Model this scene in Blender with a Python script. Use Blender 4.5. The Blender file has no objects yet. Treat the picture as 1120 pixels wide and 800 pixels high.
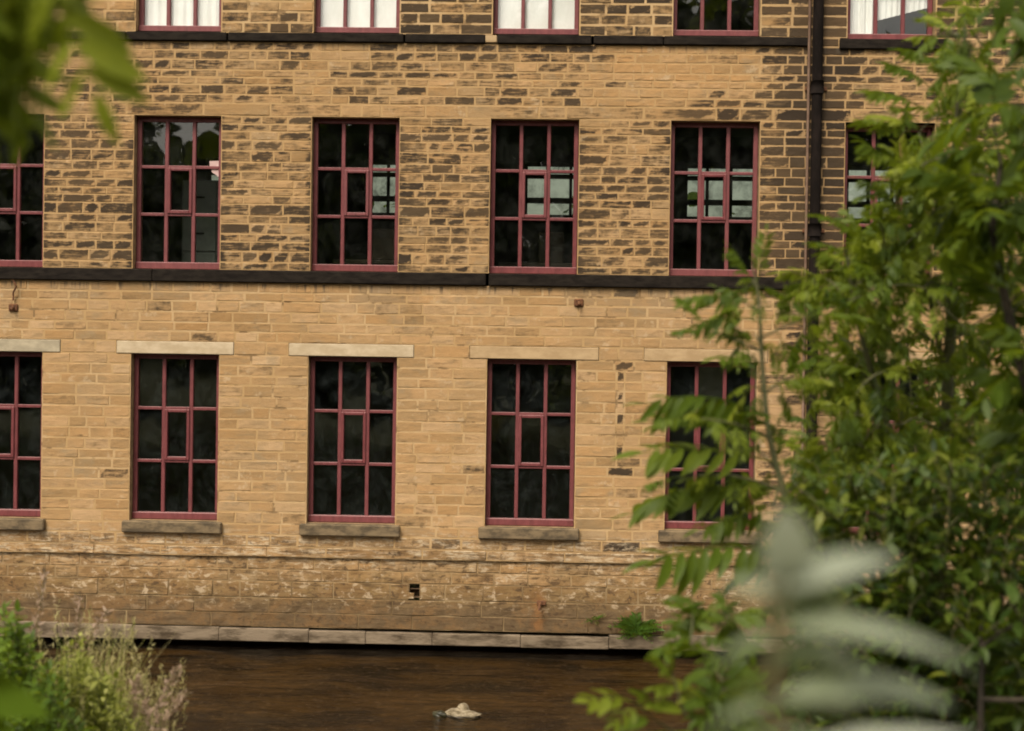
import bpy, math, random
import numpy as np
from mathutils import Vector, Matrix

rng = np.random.default_rng(11)
random.seed(5)
scene = bpy.context.scene
COL = scene.collection
R = math.radians

# ------------------------------------------------------------------ camera
CX, CY, CZ = 7.1633, -18.2939, 3.8396
YAW, PITCH, ROLL = 0.0283, -0.0099, 0.0149
FPX = 1555.0
_f = np.array([-math.sin(YAW) * math.cos(PITCH), math.cos(YAW) * math.cos(PITCH), math.sin(PITCH)])
_r0 = np.array([math.cos(YAW), math.sin(YAW), 0.0])
_u0 = np.cross(_r0, _f)
_r = math.cos(ROLL) * _r0 + math.sin(ROLL) * _u0
_u = -math.sin(ROLL) * _r0 + math.cos(ROLL) * _u0
CAMP = np.array([CX, CY, CZ])
cam_d = bpy.data.cameras.new("camera")
cam = bpy.data.objects.new("camera", cam_d)
COL.objects.link(cam)
M = Matrix(((_r[0], _u[0], -_f[0], CX), (_r[1], _u[1], -_f[1], CY), (_r[2], _u[2], -_f[2], CZ), (0, 0, 0, 1)))
cam.matrix_world = M
cam_d.sensor_width = 36
cam_d.lens = FPX / 1120 * 36
cam_d.clip_start = 0.05
cam_d.clip_end = 600
cam_d.dof.use_dof = True
cam_d.dof.focus_distance = 15.6
cam_d.dof.aperture_fstop = 2.7
cam_d.dof.aperture_blades = 9
scene.camera = cam


def P(px, py, d):
    """world point seen at photograph pixel (px, py), d metres in front of the lens"""
    return CAMP + d * (_f + (px - 560) / FPX * _r + (400 - py) / FPX * _u)


# ------------------------------------------------------------------ helpers
def empty(name, loc, label=None, cat=None, group=None):
    o = bpy.data.objects.new(name, None)
    o.location = loc
    o.empty_display_size = 0.2
    COL.objects.link(o)
    tag(o, label, cat, group)
    bpy.context.view_layer.update()
    return o


def tag(o, label=None, cat=None, group=None, kind=None):
    if label: o["label"] = label
    if cat: o["category"] = cat
    if group: o["group"] = group
    if kind: o["kind"] = kind
    return o


def put(o, parent):
    if parent is not None:
        o.parent = parent
        m = Matrix.Identity(4)
        q = parent
        while q is not None:
            m = Matrix.Translation(q.location) @ m if q.type == 'EMPTY' else m
            q = q.parent
        # meshes carry world coordinates; only Empties are offset
        base = parent
        while base.parent is not None:
            base = base.parent
        if parent.type == 'EMPTY':
            o.matrix_parent_inverse = Matrix.Translation(parent.location).inverted()
    return o


def mesh_obj(name, V, F, mats, parent=None, smooth=False, midx=None, attrs=None):
    me = bpy.data.meshes.new(name)
    V = np.asarray(V, dtype=np.float32).reshape(-1, 3)
    if isinstance(F, np.ndarray) and F.ndim == 2:
        n, k = F.shape
        me.vertices.add(len(V)); me.vertices.foreach_set("co", V.ravel())
        me.loops.add(n * k); me.loops.foreach_set("vertex_index", F.astype(np.int32).ravel())
        me.polygons.add(n)
        me.polygons.foreach_set("loop_start", np.arange(0, n * k, k, dtype=np.int32))
        me.polygons.foreach_set("loop_total", np.full(n, k, dtype=np.int32))
    else:
        me.from_pydata([tuple(map(float, v)) for v in V], [], [tuple(int(i) for i in f) for f in F])
    if not isinstance(mats, (list, tuple)): mats = [mats]
    for m in mats: me.materials.append(m)
    if midx is not None: me.polygons.foreach_set("material_index", np.asarray(midx, dtype=np.int32))
    for k_, a in (attrs or {}).items():
        at = me.attributes.new(k_, 'FLOAT', 'POINT')
        at.data.foreach_set("value", np.asarray(a, dtype=np.float32))
    me.update(calc_edges=True)
    me.validate()
    me.polygons.foreach_set("use_smooth", np.full(len(me.polygons), bool(smooth)))
    o = bpy.data.objects.new(name, me)
    COL.objects.link(o)
    return put(o, parent)


class MB:
    """collects shapes into one mesh"""
    def __init__(s): s.v = []; s.f = []; s.m = []
    def add(s, V, F, mi=0):
        b = len(s.v); s.v += [tuple(map(float, v)) for v in V]
        s.f += [tuple(b + i for i in f) for f in F]; s.m += [mi] * len(F)
    def box(s, x0, x1, y0, y1, z0, z1, bev=0.0, mi=0):
        """box with chamfered edges"""
        if bev <= 0:
            V = [(x, y, z) for x in (x0, x1) for y in (y0, y1) for z in (z0, z1)]
            s.add(V, [(0, 1, 3, 2), (4, 6, 7, 5), (0, 4, 5, 1), (2, 3, 7, 6), (0, 2, 6, 4), (1, 5, 7, 3)], mi); return
        b = min(bev, (x1 - x0) * .45, (y1 - y0) * .45, (z1 - z0) * .45)
        V = []; idx = {}
        X = (x0, x1); Y = (y0, y1); Z = (z0, z1)
        for i in (0, 1):
            for j in (0, 1):
                for k in (0, 1):
                    sx = b if i == 0 else -b; sy = b if j == 0 else -b; sz = b if k == 0 else -b
                    idx[i, j, k, 'x'] = len(V); V.append((X[i], Y[j] + sy, Z[k] + sz))
                    idx[i, j, k, 'y'] = len(V); V.append((X[i] + sx, Y[j], Z[k] + sz))
                    idx[i, j, k, 'z'] = len(V); V.append((X[i] + sx, Y[j] + sy, Z[k]))
        F = []
        for i in (0, 1): F.append([idx[i, 0, 0, 'x'], idx[i, 1, 0, 'x'], idx[i, 1, 1, 'x'], idx[i, 0, 1, 'x']][::(-1 if i == 0 else 1)])
        for j in (0, 1): F.append([idx[0, j, 0, 'y'], idx[1, j, 0, 'y'], idx[1, j, 1, 'y'], idx[0, j, 1, 'y']][::(1 if j == 0 else -1)])
        for k in (0, 1): F.append([idx[0, 0, k, 'z'], idx[1, 0, k, 'z'], idx[1, 1, k, 'z'], idx[0, 1, k, 'z']][::(-1 if k == 0 else 1)])
        for i in (0, 1):
            for j in (0, 1):
                f = [idx[i, j, 0, 'x'], idx[i, j, 1, 'x'], idx[i, j, 1, 'y'], idx[i, j, 0, 'y']]
                F.append(f if (i + j) % 2 else f[::-1])
        for i in (0, 1):
            for k in (0, 1):
                f = [idx[i, 0, k, 'x'], idx[i, 1, k, 'x'], idx[i, 1, k, 'z'], idx[i, 0, k, 'z']]
                F.append(f[::-1] if (i + k) % 2 else f)
        for j in (0, 1):
            for k in (0, 1):
                f = [idx[0, j, k, 'y'], idx[1, j, k, 'y'], idx[1, j, k, 'z'], idx[0, j, k, 'z']]
                F.append(f if (j + k) % 2 else f[::-1])
        for i in (0, 1):
            for j in (0, 1):
                for k in (0, 1):
                    f = [idx[i, j, k, c] for c in 'xyz']
                    F.append(f[::-1] if (i + j + k) % 2 == 0 else f)
        s.add(V, F, mi)
    def tube(s, pts, rad, n=8, mi=0, cap=True):
        V, F = tube(pts, rad, n, cap); s.add(V, F, mi)
    def build(s, name, mats, parent=None, smooth=False):
        return mesh_obj(name, s.v, s.f, mats, parent, smooth, s.m)


def tube(pts, rad, n=6, cap=True):
    pts = np.asarray(pts, float); k = len(pts)
    rad = np.broadcast_to(np.asarray(rad, float), (k,))
    T = np.gradient(pts, axis=0); T /= np.linalg.norm(T, axis=1)[:, None] + 1e-9
    ref = np.array([0, 0, 1.0]) if abs(T[0][2]) < .9 else np.array([1.0, 0, 0])
    V = []; F = []
    a = np.arange(n) / n * 2 * math.pi
    for i in range(k):
        A = np.cross(T[i], ref); A /= np.linalg.norm(A) + 1e-9
        B = np.cross(T[i], A); ref = np.cross(A, T[i])
        V += list(pts[i] + rad[i] * (np.cos(a)[:, None] * A + np.sin(a)[:, None] * B))
    for i in range(k - 1):
        for j in range(n):
            F.append((i * n + j, i * n + (j + 1) % n, (i + 1) * n + (j + 1) % n, (i + 1) * n + j))
    if cap:
        F.append(tuple(range(n))); F.append(tuple(range((k - 1) * n, k * n))[::-1])
    return V, F


def vnoise(p, seed=0):
    """smooth lattice noise in -1..1, p (N,3)"""
    p = np.asarray(p, float); i = np.floor(p).astype(np.int64); f = p - i; f = f * f * (3 - 2 * f)
    out = np.zeros(len(p))
    for dx in (0, 1):
        for dy in (0, 1):
            for dz in (0, 1):
                h = (i[:, 0] + dx) * 374761393 + (i[:, 1] + dy) * 668265263 + (i[:, 2] + dz) * 2147483647 + seed * 1274126177
                h = (h ^ (h >> 13)) * 1274126177; h = h ^ (h >> 16)
                v = (h & 0xffff) / 32767.5 - 1
                w = (f[:, 0] if dx else 1 - f[:, 0]) * (f[:, 1] if dy else 1 - f[:, 1]) * (f[:, 2] if dz else 1 - f[:, 2])
                out += v * w
    return out


# ------------------------------------------------------------------ node helper
class NT:
    def __init__(s, name):
        s.mat = bpy.data.materials.new(name); s.mat.use_nodes = True
        s.t = s.mat.node_tree; s.t.nodes.clear()
        s.out = s.n('ShaderNodeOutputMaterial')
    def n(s, typ, **kw):
        nd = s.t.nodes.new(typ)
        for k, v in kw.items(): setattr(nd, k, v)
        return nd
    def l(s, a, b): s.t.links.new(a, b)
    def set(s, sock, v):
        if isinstance(v, bpy.types.NodeSocket): s.l(v, sock)
        else:
            if hasattr(sock.default_value, '__len__') and not isinstance(v, (int, float)) and len(v) == 3 and len(sock.default_value) == 4: v = (*v, 1)
            sock.default_value = v
    def math(s, op, a, b=None, c=None, clamp=False):
        nd = s.n('ShaderNodeMath', operation=op); nd.use_clamp = clamp
        for i, x in enumerate((a, b, c)):
            if x is not None: s.set(nd.inputs[i], x)
        return nd.outputs[0]
    def mix(s, fac, a, b, blend='MIX'):
        nd = s.n('ShaderNodeMix', data_type='RGBA', blend_type=blend)
        s.set(nd.inputs[0], fac); s.set(nd.inputs[6], a); s.set(nd.inputs[7], b); return nd.outputs[2]
    def step(s, v, lo, hi):
        nd = s.n('ShaderNodeMapRange', interpolation_type='SMOOTHSTEP')
        s.set(nd.inputs[0], v); s.set(nd.inputs[1], lo); s.set(nd.inputs[2], hi); return nd.outputs[0]
    def coord(s, scale=(1, 1, 1), loc=(0, 0, 0)):
        tc = s.n('ShaderNodeTexCoord'); mp = s.n('ShaderNodeMapping')
        s.l(tc.outputs['Object'], mp.inputs[0]); mp.inputs['Scale'].default_value = scale; mp.inputs['Location'].default_value = loc
        return mp.outputs[0]
    def noise(s, vec, scale=1, detail=4, rough=.6, dist=0):
        nd = s.n('ShaderNodeTexNoise'); s.l(vec, nd.inputs['Vector'])
        nd.inputs['Scale'].default_value = scale; nd.inputs['Detail'].default_value = detail
        nd.inputs['Roughness'].default_value = rough; nd.inputs['Distortion'].default_value = dist
        return nd.outputs['Fac']
    def attr(s, name):
        nd = s.n('ShaderNodeAttribute', attribute_name=name); return nd.outputs['Fac']
    def xyz(s):
        tc = s.n('ShaderNodeTexCoord'); sp = s.n('ShaderNodeSeparateXYZ'); s.l(tc.outputs['Object'], sp.inputs[0]); return sp.outputs
    def ramp(s, fac, stops):
        nd = s.n('ShaderNodeValToRGB'); s.l(fac, nd.inputs[0]); e = nd.color_ramp.elements
        while len(e) < len(stops): e.new(.5)
        for el, (p, c) in zip(e, stops): el.position = p; el.color = (*c, 1)
        return nd.outputs[0]
    def bump(s, h, strength=.5, dist=.01, normal=None):
        nd = s.n('ShaderNodeBump'); nd.inputs['Strength'].default_value = strength; nd.inputs['Distance'].default_value = dist
        s.l(h, nd.inputs['Height'])
        if normal is not None: s.l(normal, nd.inputs['Normal'])
        return nd.outputs[0]
    def schlick(s, ior, normal):
        # reflectance of a thin sheet, the same from both of its sides
        g = s.n('ShaderNodeNewGeometry'); d = s.n('ShaderNodeVectorMath', operation='DOT_PRODUCT')
        s.l(g.outputs['Incoming'], d.inputs[0]); s.l(normal, d.inputs[1])
        c = s.math('SUBTRACT', 1, s.math('ABSOLUTE', d.outputs['Value']), clamp=True)
        r0 = ((ior - 1) / (ior + 1)) ** 2
        return s.math('ADD', r0, s.math('MULTIPLY', s.math('POWER', c, 5), 1 - r0), clamp=True)
    def pbr(s, col, rough=.8, normal=None, spec=.5, metal=0, out=True):
        nd = s.n('ShaderNodeBsdfPrincipled')
        s.set(nd.inputs['Base Color'], col); s.set(nd.inputs['Roughness'], rough)
        nd.inputs['Specular IOR Level'].default_value = spec; nd.inputs['Metallic'].default_value = metal
        if normal is not None: s.l(normal, nd.inputs['Normal'])
        if out: s.l(nd.outputs[0], s.out.inputs[0])
        return nd.outputs[0]


# ------------------------------------------------------------------ materials
def m_stone():
    t = NT('coursed_sandstone')
    X, Y, Z = t.xyz()
    tone, soot, edge, hue = t.attr('tone'), t.attr('soot'), t.attr('edge'), t.attr('hue')
    nA = t.noise(t.coord((5, 1, 24)), 1.0, 5, .65)             # horizontal streaks
    nB = t.noise(t.coord((1, 1, 1)), 55, 4, .7)                # grain
    nC = t.noise(t.coord((1, 1, 1)), 1.1, 4, .6)               # broad weathering
    nD = t.noise(t.coord((1, 1, 1)), 14, 4, .7)
    base = t.ramp(tone, [(0, (.25, .148, .062)), (.35, (.355, .211, .092)), (.7, (.42, .257, .121)), (1, (.485, .315, .168))])
    base = t.mix(t.math('MULTIPLY', hue, .7), base, (.44, .235, .088))
    base = t.mix(t.step(nC, .42, .72), base, t.mix(.55, base, (.27, .185, .095)))
    base = t.mix(t.math('MULTIPLY', t.step(nA, .35, .75), .38), base, (.27, .165, .07))
    base = t.mix(t.math('MULTIPLY', t.step(nD, .55, .8), .35), base, (.52, .38, .22))
    base = t.mix(t.math('MULTIPLY', t.math('SUBTRACT', nB, .35, clamp=True), .5), base, (.2, .125, .06))
    base = t.mix(t.math('MULTIPLY', t.step(t.noise(t.coord((.8, 1, 1.1), (3, 0, 9)), 1.0, 5, .65), .45, .7), .35), base, t.mix(.6, base, (.20, .16, .10)))
    nM = t.noise(t.coord((1.5, 1, 9), (2, 0, 6)), 1.6, 6, .7, .4); nN = t.noise(t.coord((1, 1, 1.4), (9, 0, 1)), 2.4, 5, .68)
    base = t.mix(t.math('MULTIPLY', t.step(nM, .50, .66), .5), base, (.215, .15, .08))
    base = t.mix(t.math('MULTIPLY', t.step(nN, .54, .68), .45), base, (.25, .19, .115))
    base = t.mix(t.math('MULTIPLY', t.step(t.noise(t.coord((1, 1, 1), (1, 0, 8)), 5, 5, .7), .58, .68), .5), base, (.47, .345, .21))
    # soot held on the stone faces, worn off at the arrises
    ee = t.math('ADD', edge, t.math('MULTIPLY', t.math('SUBTRACT', nD, .5), .07))
    sm = t.math('ADD', soot, t.math('MULTIPLY', t.math('SUBTRACT', nA, .5), 1.1))
    sm = t.math('ADD', sm, t.math('MULTIPLY', t.math('SUBTRACT', nD, .5), .8))
    nK = t.noise(t.coord((1, 1, 1.7), (4, 0, 4)), .9, 4, .65)
    sm = t.math('ADD', sm, t.math('MULTIPLY', t.math('MULTIPLY', t.math('SUBTRACT', nK, .5), 1.5), t.step(Z, 4.6, 5.0)))
    gx = t.math('DIVIDE', t.math('SUBTRACT', X, 9.4), .8); gz_ = t.math('DIVIDE', t.math('SUBTRACT', Z, 6.92), .26)
    gd = t.math('SQRT', t.math('ADD', t.math('MULTIPLY', gx, gx), t.math('MULTIPLY', gz_, gz_)))
    sm = t.math('ADD', sm, t.math('MULTIPLY', t.math('SUBTRACT', 1, t.step(t.math('ADD', gd, t.math('MULTIPLY', t.math('SUBTRACT', nD, .5), .8)), .4, 1.1)), .5))
    rnd = t.math('FRACT', t.math('MULTIPLY', tone, 37.7)); rnd2 = t.math('FRACT', t.math('MULTIPLY', tone, 91.3))
    ee = t.math('ADD', ee, t.math('MULTIPLY', rnd2, .018))
    px = t.math('ABSOLUTE', t.math('SUBTRACT', X, 10.42))
    pm = t.math('MULTIPLY', t.math('SUBTRACT', 1, t.step(t.math('ADD', px, t.math('MULTIPLY', t.math('SUBTRACT', nA, .5), .9)), .32, .62)), t.step(Z, 4.6, 4.9))
    marg = t.math('SUBTRACT', .020, t.math('MULTIPLY', .015, t.math('MAXIMUM', pm, t.step(Z, 7.7, 7.9))))
    e2 = t.math('ADD', ee, t.math('MULTIPLY', t.math('SUBTRACT', nA, .5), .045))
    e3 = t.math('SUBTRACT', e2, marg)
    nL = t.noise(t.coord((2.6, 1, 42), (0, 0, 3)), 1.0, 5, .65)
    fz = t.math('MULTIPLY', t.step(Z, 4.7, 4.85), t.math('SUBTRACT', 1, t.step(Z, 7.7, 7.9)))
    sm = t.math('ADD', sm, t.math('MULTIPLY', t.math('MULTIPLY', t.math('SUBTRACT', nL, .5), 1.5), fz))
    core = t.step(e3, -.004, .012)
    brown = t.math('MULTIPLY', t.step(sm, .25, .62), t.step(e3, -.02, .012))
    black = t.math('MULTIPLY', t.math('MULTIPLY', t.step(sm, .48, .86), core), t.math('ADD', .72, t.math('MULTIPLY', rnd, .28)))
    black = t.math('MAXIMUM', black, t.math('MULTIPLY', t.math('MULTIPLY', pm, core), t.math('ADD', .75, t.math('MULTIPLY', rnd, .25))))
    c = t.mix(t.math('MULTIPLY', brown, .55), base, (.165, .10, .045))
    c = t.mix(t.math('MULTIPLY', black, .93), c, (.021, .0155, .0115))
    # mortar smeared on the arrises
    sm2 = t.math('MULTIPLY', t.math('SUBTRACT', 1, t.step(ee, -.004, .012)), .35)
    sm2 = t.math('MULTIPLY', sm2, t.step(Z, 1.0, 1.6))
    c = t.mix(sm2, c, (.45, .315, .165))
    # drips under the string courses
    nS = t.noise(t.coord((13, 1, .6)), 1.0, 3, .7)
    def drips(ztop, length):
        dz = t.math('SUBTRACT', ztop, Z)
        inb = t.math('MULTIPLY', t.math('GREATER_THAN', dz, 0.0), t.math('SUBTRACT', 1, t.step(dz, 0.02, length)))
        return t.math('MULTIPLY', inb, t.step(t.math('ADD', nS, t.math('MULTIPLY', inb, .08)), .6, .69))
    dr = t.math('ADD', drips(4.68, .2), t.math('MULTIPLY', drips(7.78, .2), .7), clamp=True)
    c = t.mix(t.math('MULTIPLY', dr, .8), c, (.07, .055, .04))
    gz = t.math('MULTIPLY', t.math('SUBTRACT', 1, t.step(t.math('ABSOLUTE', t.math('SUBTRACT', Z, 4.5)), .05, .3)), t.step(nC, .45, .65))
    c = t.mix(t.math('MULTIPLY', gz, .35), c, (.24, .175, .11))
    # damp river stain at the foot of the wall
    nE = t.noise(t.coord((1.6, 1, 3.2)), 1.3, 6, .65)
    low = t.math('SUBTRACT', 1, t.step(t.math('ADD', Z, t.math('MULTIPLY', t.math('SUBTRACT', nE, .5), 1.1)), .55, 1.2))
    c = t.mix(t.math('MULTIPLY', low, .85), c, t.mix(t.step(nD, .35, .7), (.15, .09, .033), (.24, .155, .065)))
    low2 = t.math('SUBTRACT', 1, t.step(t.math('ADD', Z, t.math('MULTIPLY', t.math('SUBTRACT', nA, .5), .35)), .42, .82))
    c = t.mix(t.math('MULTIPLY', low2, .88), c, t.mix(nD, (.065, .042, .022), (.15, .10, .055)))
    mid = t.math('SUBTRACT', 1, t.step(t.math('ABSOLUTE', t.math('SUBTRACT', Z, 1.27)), .08, .3))
    c = t.mix(t.math('MULTIPLY', t.math('MULTIPLY', mid, t.step(nA, .48, .6)), .75), c, (.54, .43, .29))
    c = t.mix(t.math('MULTIPLY', t.math('MULTIPLY', mid, t.step(nD, .54, .66)), .55), c, (.16, .11, .065))
    foot_ = t.math('SUBTRACT', 1, t.step(Z, 1.25, 1.6))
    nF = t.noise(t.coord((2.6, 1, 26)), 1.0, 6, .7, .4); nG = t.noise(t.coord((1, 1, 1.6)), 7.5, 6, .72, .5); nH = t.noise(t.coord((1, 1, 1.3), (7, 0, 3)), 2.6, 5, .7)
    c = t.mix(t.math('MULTIPLY', foot_, t.math('MULTIPLY', t.step(nF, .50, .60), .8)), c, (.085, .052, .026))
    c = t.mix(t.math('MULTIPLY', foot_, t.math('MULTIPLY', t.step(nH, .46, .62), .6)), c, (.19, .105, .042))
    c = t.mix(t.math('MULTIPLY', foot_, t.math('MULTIPLY', t.step(nG, .54, .63), t.math('MULTIPLY', .7, t.step(Z, .35, .7)))), c, (.47, .36, .235))
    c = t.mix(t.math('MULTIPLY', foot_, t.math('MULTIPLY', t.math('SUBTRACT', 1, t.step(nG, .37, .44)), .8)), c, (.07, .042, .022))
    # rust run below the old fixing
    rx = t.math('ABSOLUTE', t.math('SUBTRACT', X, t.math('ADD', 7.03, t.math('MULTIPLY', t.math('SUBTRACT', nE, .5), .25))))
    rs = t.math('MULTIPLY', t.math('SUBTRACT', 1, t.step(rx, .02, .13)), t.math('MULTIPLY', t.math('SUBTRACT', 1, t.step(Z, .55, .95)), t.step(nD, .3, .6)))
    c = t.mix(t.math('MULTIPLY', rs, .55), c, (.26, .11, .032))
    h = t.math('ADD', t.math('MULTIPLY', nD, .6), t.math('ADD', t.math('MULTIPLY', nB, .35), t.math('MULTIPLY', nA, .5)))
    t.pbr(c, .92, t.bump(h, .75, .012), spec=.2)
    return t.mat


def m_mortar():
    t = NT('lime_mortar')
    X, Y, Z = t.xyz()
    n1 = t.noise(t.coord(), 22, 5, .7); n2 = t.noise(t.coord(), 1.4, 4, .6)
    c = t.mix(n1, (.385, .25, .122), (.50, .345, .185))
    c = t.mix(t.math('MULTIPLY', t.step(n2, .40, .56), .85), c, (.385, .245, .112))
    n3 = t.noise(t.coord((1, 1, 1), (5, 0, 2)), 3.4, 4, .65)
    c = t.mix(t.math('MULTIPLY', t.step(n3, .57, .66), .75), c, (.15, .092, .045))  # dark joint stretches paint in the shadow of open crevices
    c = t.mix(t.math('SUBTRACT', 1, t.step(Z, .6, 1.45)), c, t.mix(t.step(n2, .40, .62), t.mix(n1, (.09, .058, .028), (.20, .13, .062)), t.mix(n1, (.20, .135, .065), (.34, .24, .13))))
    px = t.math('SUBTRACT', 1, t.step(t.math('ABSOLUTE', t.math('SUBTRACT', X, 10.45)), .12, .55))
    fz = t.math('MULTIPLY', t.step(Z, 4.7, 4.85), t.math('SUBTRACT', 1, t.step(Z, 7.7, 7.9)))
    c = t.mix(t.math('MULTIPLY', fz, .8), c, t.mix(n1, (.33, .205, .09), (.43, .275, .13)))
    c = t.mix(t.math('MULTIPLY', px, .25), c, (.15, .1, .07))
    t.pbr(c, .95, t.bump(n1, .6, .01), spec=.15)
    return t.mat


def m_simple(name, c1, c2, scale=8, rough=.8, bump=.4, bd=.006, stretch=(1, 1, 1), spec=.3, lo=.35, hi=.65, metal=0):
    t = NT(name)
    n = t.noise(t.coord(stretch), scale, 5, .68)
    c = t.mix(t.step(n, lo, hi), c1, c2)
    n2 = t.noise(t.coord(stretch), scale * 6, 4, .7)
    t.pbr(c, rough, t.bump(t.math('ADD', n, t.math('MULTIPLY', n2, .5)), bump, bd), spec=spec, metal=metal)
    return t.mat


def m_frame():
    t = NT('worn_maroon_paint')
    n = t.noise(t.coord((6, 6, 2)), 3, 5, .7); n2 = t.noise(t.coord(), 38, 4, .7)
    geo = t.n('ShaderNodeNewGeometry'); sp = t.n('ShaderNodeSeparateXYZ'); t.l(geo.outputs['Normal'], sp.inputs[0])
    c = t.mix(t.step(n, .3, .7), (.105, .018, .020), (.165, .037, .039))
    oi = t.n('ShaderNodeObjectInfo')
    c = t.mix(t.math('MULTIPLY', oi.outputs['Random'], .28), c, (.22, .085, .085))
    n5 = t.noise(t.coord((9, 9, 1.5)), 3, 5, .7)
    c = t.mix(t.math('MULTIPLY', t.step(n5, .52, .7), .6), c, (.07, .022, .02))
    dust = t.math('MULTIPLY', t.step(sp.outputs[2], .2, .9), .55)
    c = t.mix(dust, c, (.34, .19, .18))                      # chalky dust lying on ledges
    c = t.mix(t.math('MULTIPLY', t.step(n2, .62, .75), .35), c, (.30, .15, .14))
    t.pbr(c, .5, t.bump(n2, .25, .003), spec=.4)
    return t.mat


def m_glass(name, dust=.25, dustcol=(.10, .11, .095), seed=0, tint=(.8, .84, .8)):
    t = NT(name)
    n = t.noise(t.coord((1.3, 1, 1), (seed, 0, 0)), 2.2, 6, .66, .8)
    n2 = t.noise(t.coord((1, 1, 1), (seed, 3, 1)), 9, 5, .7)
    nb = t.bump(t.noise(t.coord((1, 1, 1), (seed, 1, 2)), 1.7, 2, .5), .35, .012)
    fr = t.schlick(1.52, nb)
    gl = t.n('ShaderNodeBsdfGlossy'); gl.inputs['Roughness'].default_value = .02; t.l(nb, gl.inputs['Normal'])
    tr = t.n('ShaderNodeBsdfTransparent'); tr.inputs[0].default_value = (*tint, 1)
    df = t.n('ShaderNodeBsdfDiffuse'); df.inputs[0].default_value = (*dustcol, 1)
    m1 = t.n('ShaderNodeMixShader')
    t.set(m1.inputs[0], t.math('MULTIPLY', t.math('MULTIPLY', t.step(n, .34, .72), t.step(n2, .2, .7)), dust))
    t.l(tr.outputs[0], m1.inputs[1]); t.l(df.outputs[0], m1.inputs[2])
    m2 = t.n('ShaderNodeMixShader')
    t.set(m2.inputs[0], t.math('MULTIPLY', fr, 2.1, clamp=True)); t.l(m1.outputs[0], m2.inputs[1]); t.l(gl.outputs[0], m2.inputs[2])
    t.l(m2.outputs[0], t.out.inputs[0])
    return t.mat


def m_leaf(name, dark, mid, lite, rough=.42, transl=.35, spec=.5):
    t = NT(name)
    tone = t.attr('tone')
    n = t.noise(t.coord(), 40, 3, .6)
    f = t.math('ADD', tone, t.math('MULTIPLY', t.math('SUBTRACT', n, .5), .35), clamp=True)
    c = t.ramp(f, [(0, dark), (.5, mid), (.86, tuple(.5 * a + .5 * b for a, b in zip(mid, lite))), (1, lite)])
    p = t.pbr(c, rough, spec=spec, out=False)
    tl = t.n('ShaderNodeBsdfTranslucent'); t.l(t.mix(.5, c, (.26, .31, .012)), tl.inputs[0])
    mx = t.n('ShaderNodeMixShader'); mx.inputs[0].default_value = transl
    t.l(p, mx.inputs[1]); t.l(tl.outputs[0], mx.inputs[2]); t.l(mx.outputs[0], t.out.inputs[0])
    return t.mat


def m_water():
    t = NT('peaty_river_water')
    n1 = t.noise(t.coord((.7, 2.6, 1)), 1.6, 4, .6, .3); n2 = t.noise(t.coord((1.6, 3.6, 1)), 3.4, 4, .65, .5)
    rif = t.step(t.noise(t.coord((.5, .9, 1), (3, 0, 0)), 1.0, 3, .6), .45, .7)
    h = t.math('ADD', n1, t.math('MULTIPLY', n2, t.math('ADD', .3, t.math('MULTIPLY', rif, .9))))
    nb = t.bump(h, 1.0, .05)
    fr = t.schlick(1.33, nb)
    gl = t.n('ShaderNodeBsdfGlossy'); gl.inputs['Roughness'].default_value = .06; t.l(nb, gl.inputs['Normal'])
    tr = t.n('ShaderNodeBsdfTransparent'); tr.inputs[0].default_value = (.54, .44, .27, 1)
    mx = t.n('ShaderNodeMixShader'); t.l(fr, mx.inputs[0]); t.l(tr.outputs[0], mx.inputs[1]); t.l(gl.outputs[0], mx.inputs[2])
    t.l(mx.outputs[0], t.out.inputs[0])
    return t.mat


def m_ground():
    t = NT('river_bed_and_earth')
    X, Y, Z = t.xyz()
    n = t.noise(t.coord((1, 1.8, 1)), 2.2, 6, .7); n2 = t.noise(t.coord(), 11, 5, .7)
    n = t.noise(t.coord((.5, 1.3, 1)), 1.3, 7, .72)
    bed = t.mix(t.step(n, .40, .60), (.014, .011, .007), (.118, .082, .035))
    bed = t.mix(t.math('MULTIPLY', t.step(n2, .55, .66), .7), bed, (.20, .165, .14))
    earth = t.mix(t.step(n2, .4, .6), (.07, .055, .03), (.06, .08, .02))
    c = t.mix(t.step(Z, .02, .3), bed, earth)
    t.pbr(c, .9, t.bump(n2, .8, .03), spec=.2)
    return t.mat


STONE, MORTAR, FRAME = m_stone(), m_mortar(), m_frame()
SOOT_SHADE = m_simple('soot_and_shade_black_stone', (.010, .0075, .006), (.022, .017, .013), 6, .85, .5, .01, (1, 1, 3), .08)
LINTEL = [m_simple('pale_dressed_stone', (.40, .305, .19), (.50, .395, .265), 5, .9, .4, .006, (1, 1, 2)),
          m_simple('dulled_dressed_stone', (.34, .228, .118), (.43, .30, .165), 4, .9, .4, .006, (1, 1, 2)),
          m_simple('grey_dressed_stone', (.30, .25, .17), (.42, .35, .24), 4, .9, .4, .006, (1, 1, 2))]
SILL = m_simple('weathered_sill_stone', (.075, .055, .033), (.19, .135, .075), 5, .9, .6, .01, (1, 1, 2))
CONC = m_simple('stained_concrete', (.055, .038, .022), (.205, .155, .105), 2.4, .9, .8, .015, (1, 1, 3.5), .2, .3, .62)
PIPE = m_simple('black_cast_iron_paint', (.008, .006, .005), (.017, .012, .010), 6, .9, .3, .004, (1, 1, .4), .06)
OLDPIPE = m_simple('dull_brown_pipe', (.13, .075, .05), (.19, .12, .08), 6, .6, .3, .004)
RUST = m_simple('rusted_iron', (.07, .03, .016), (.16, .07, .03), 30, .9, .6, .004)
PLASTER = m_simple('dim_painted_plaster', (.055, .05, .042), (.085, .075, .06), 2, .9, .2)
FLOOR = m_simple('dark_floorboards', (.035, .026, .018), (.06, .045, .03), 3, .7, .2)
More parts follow.
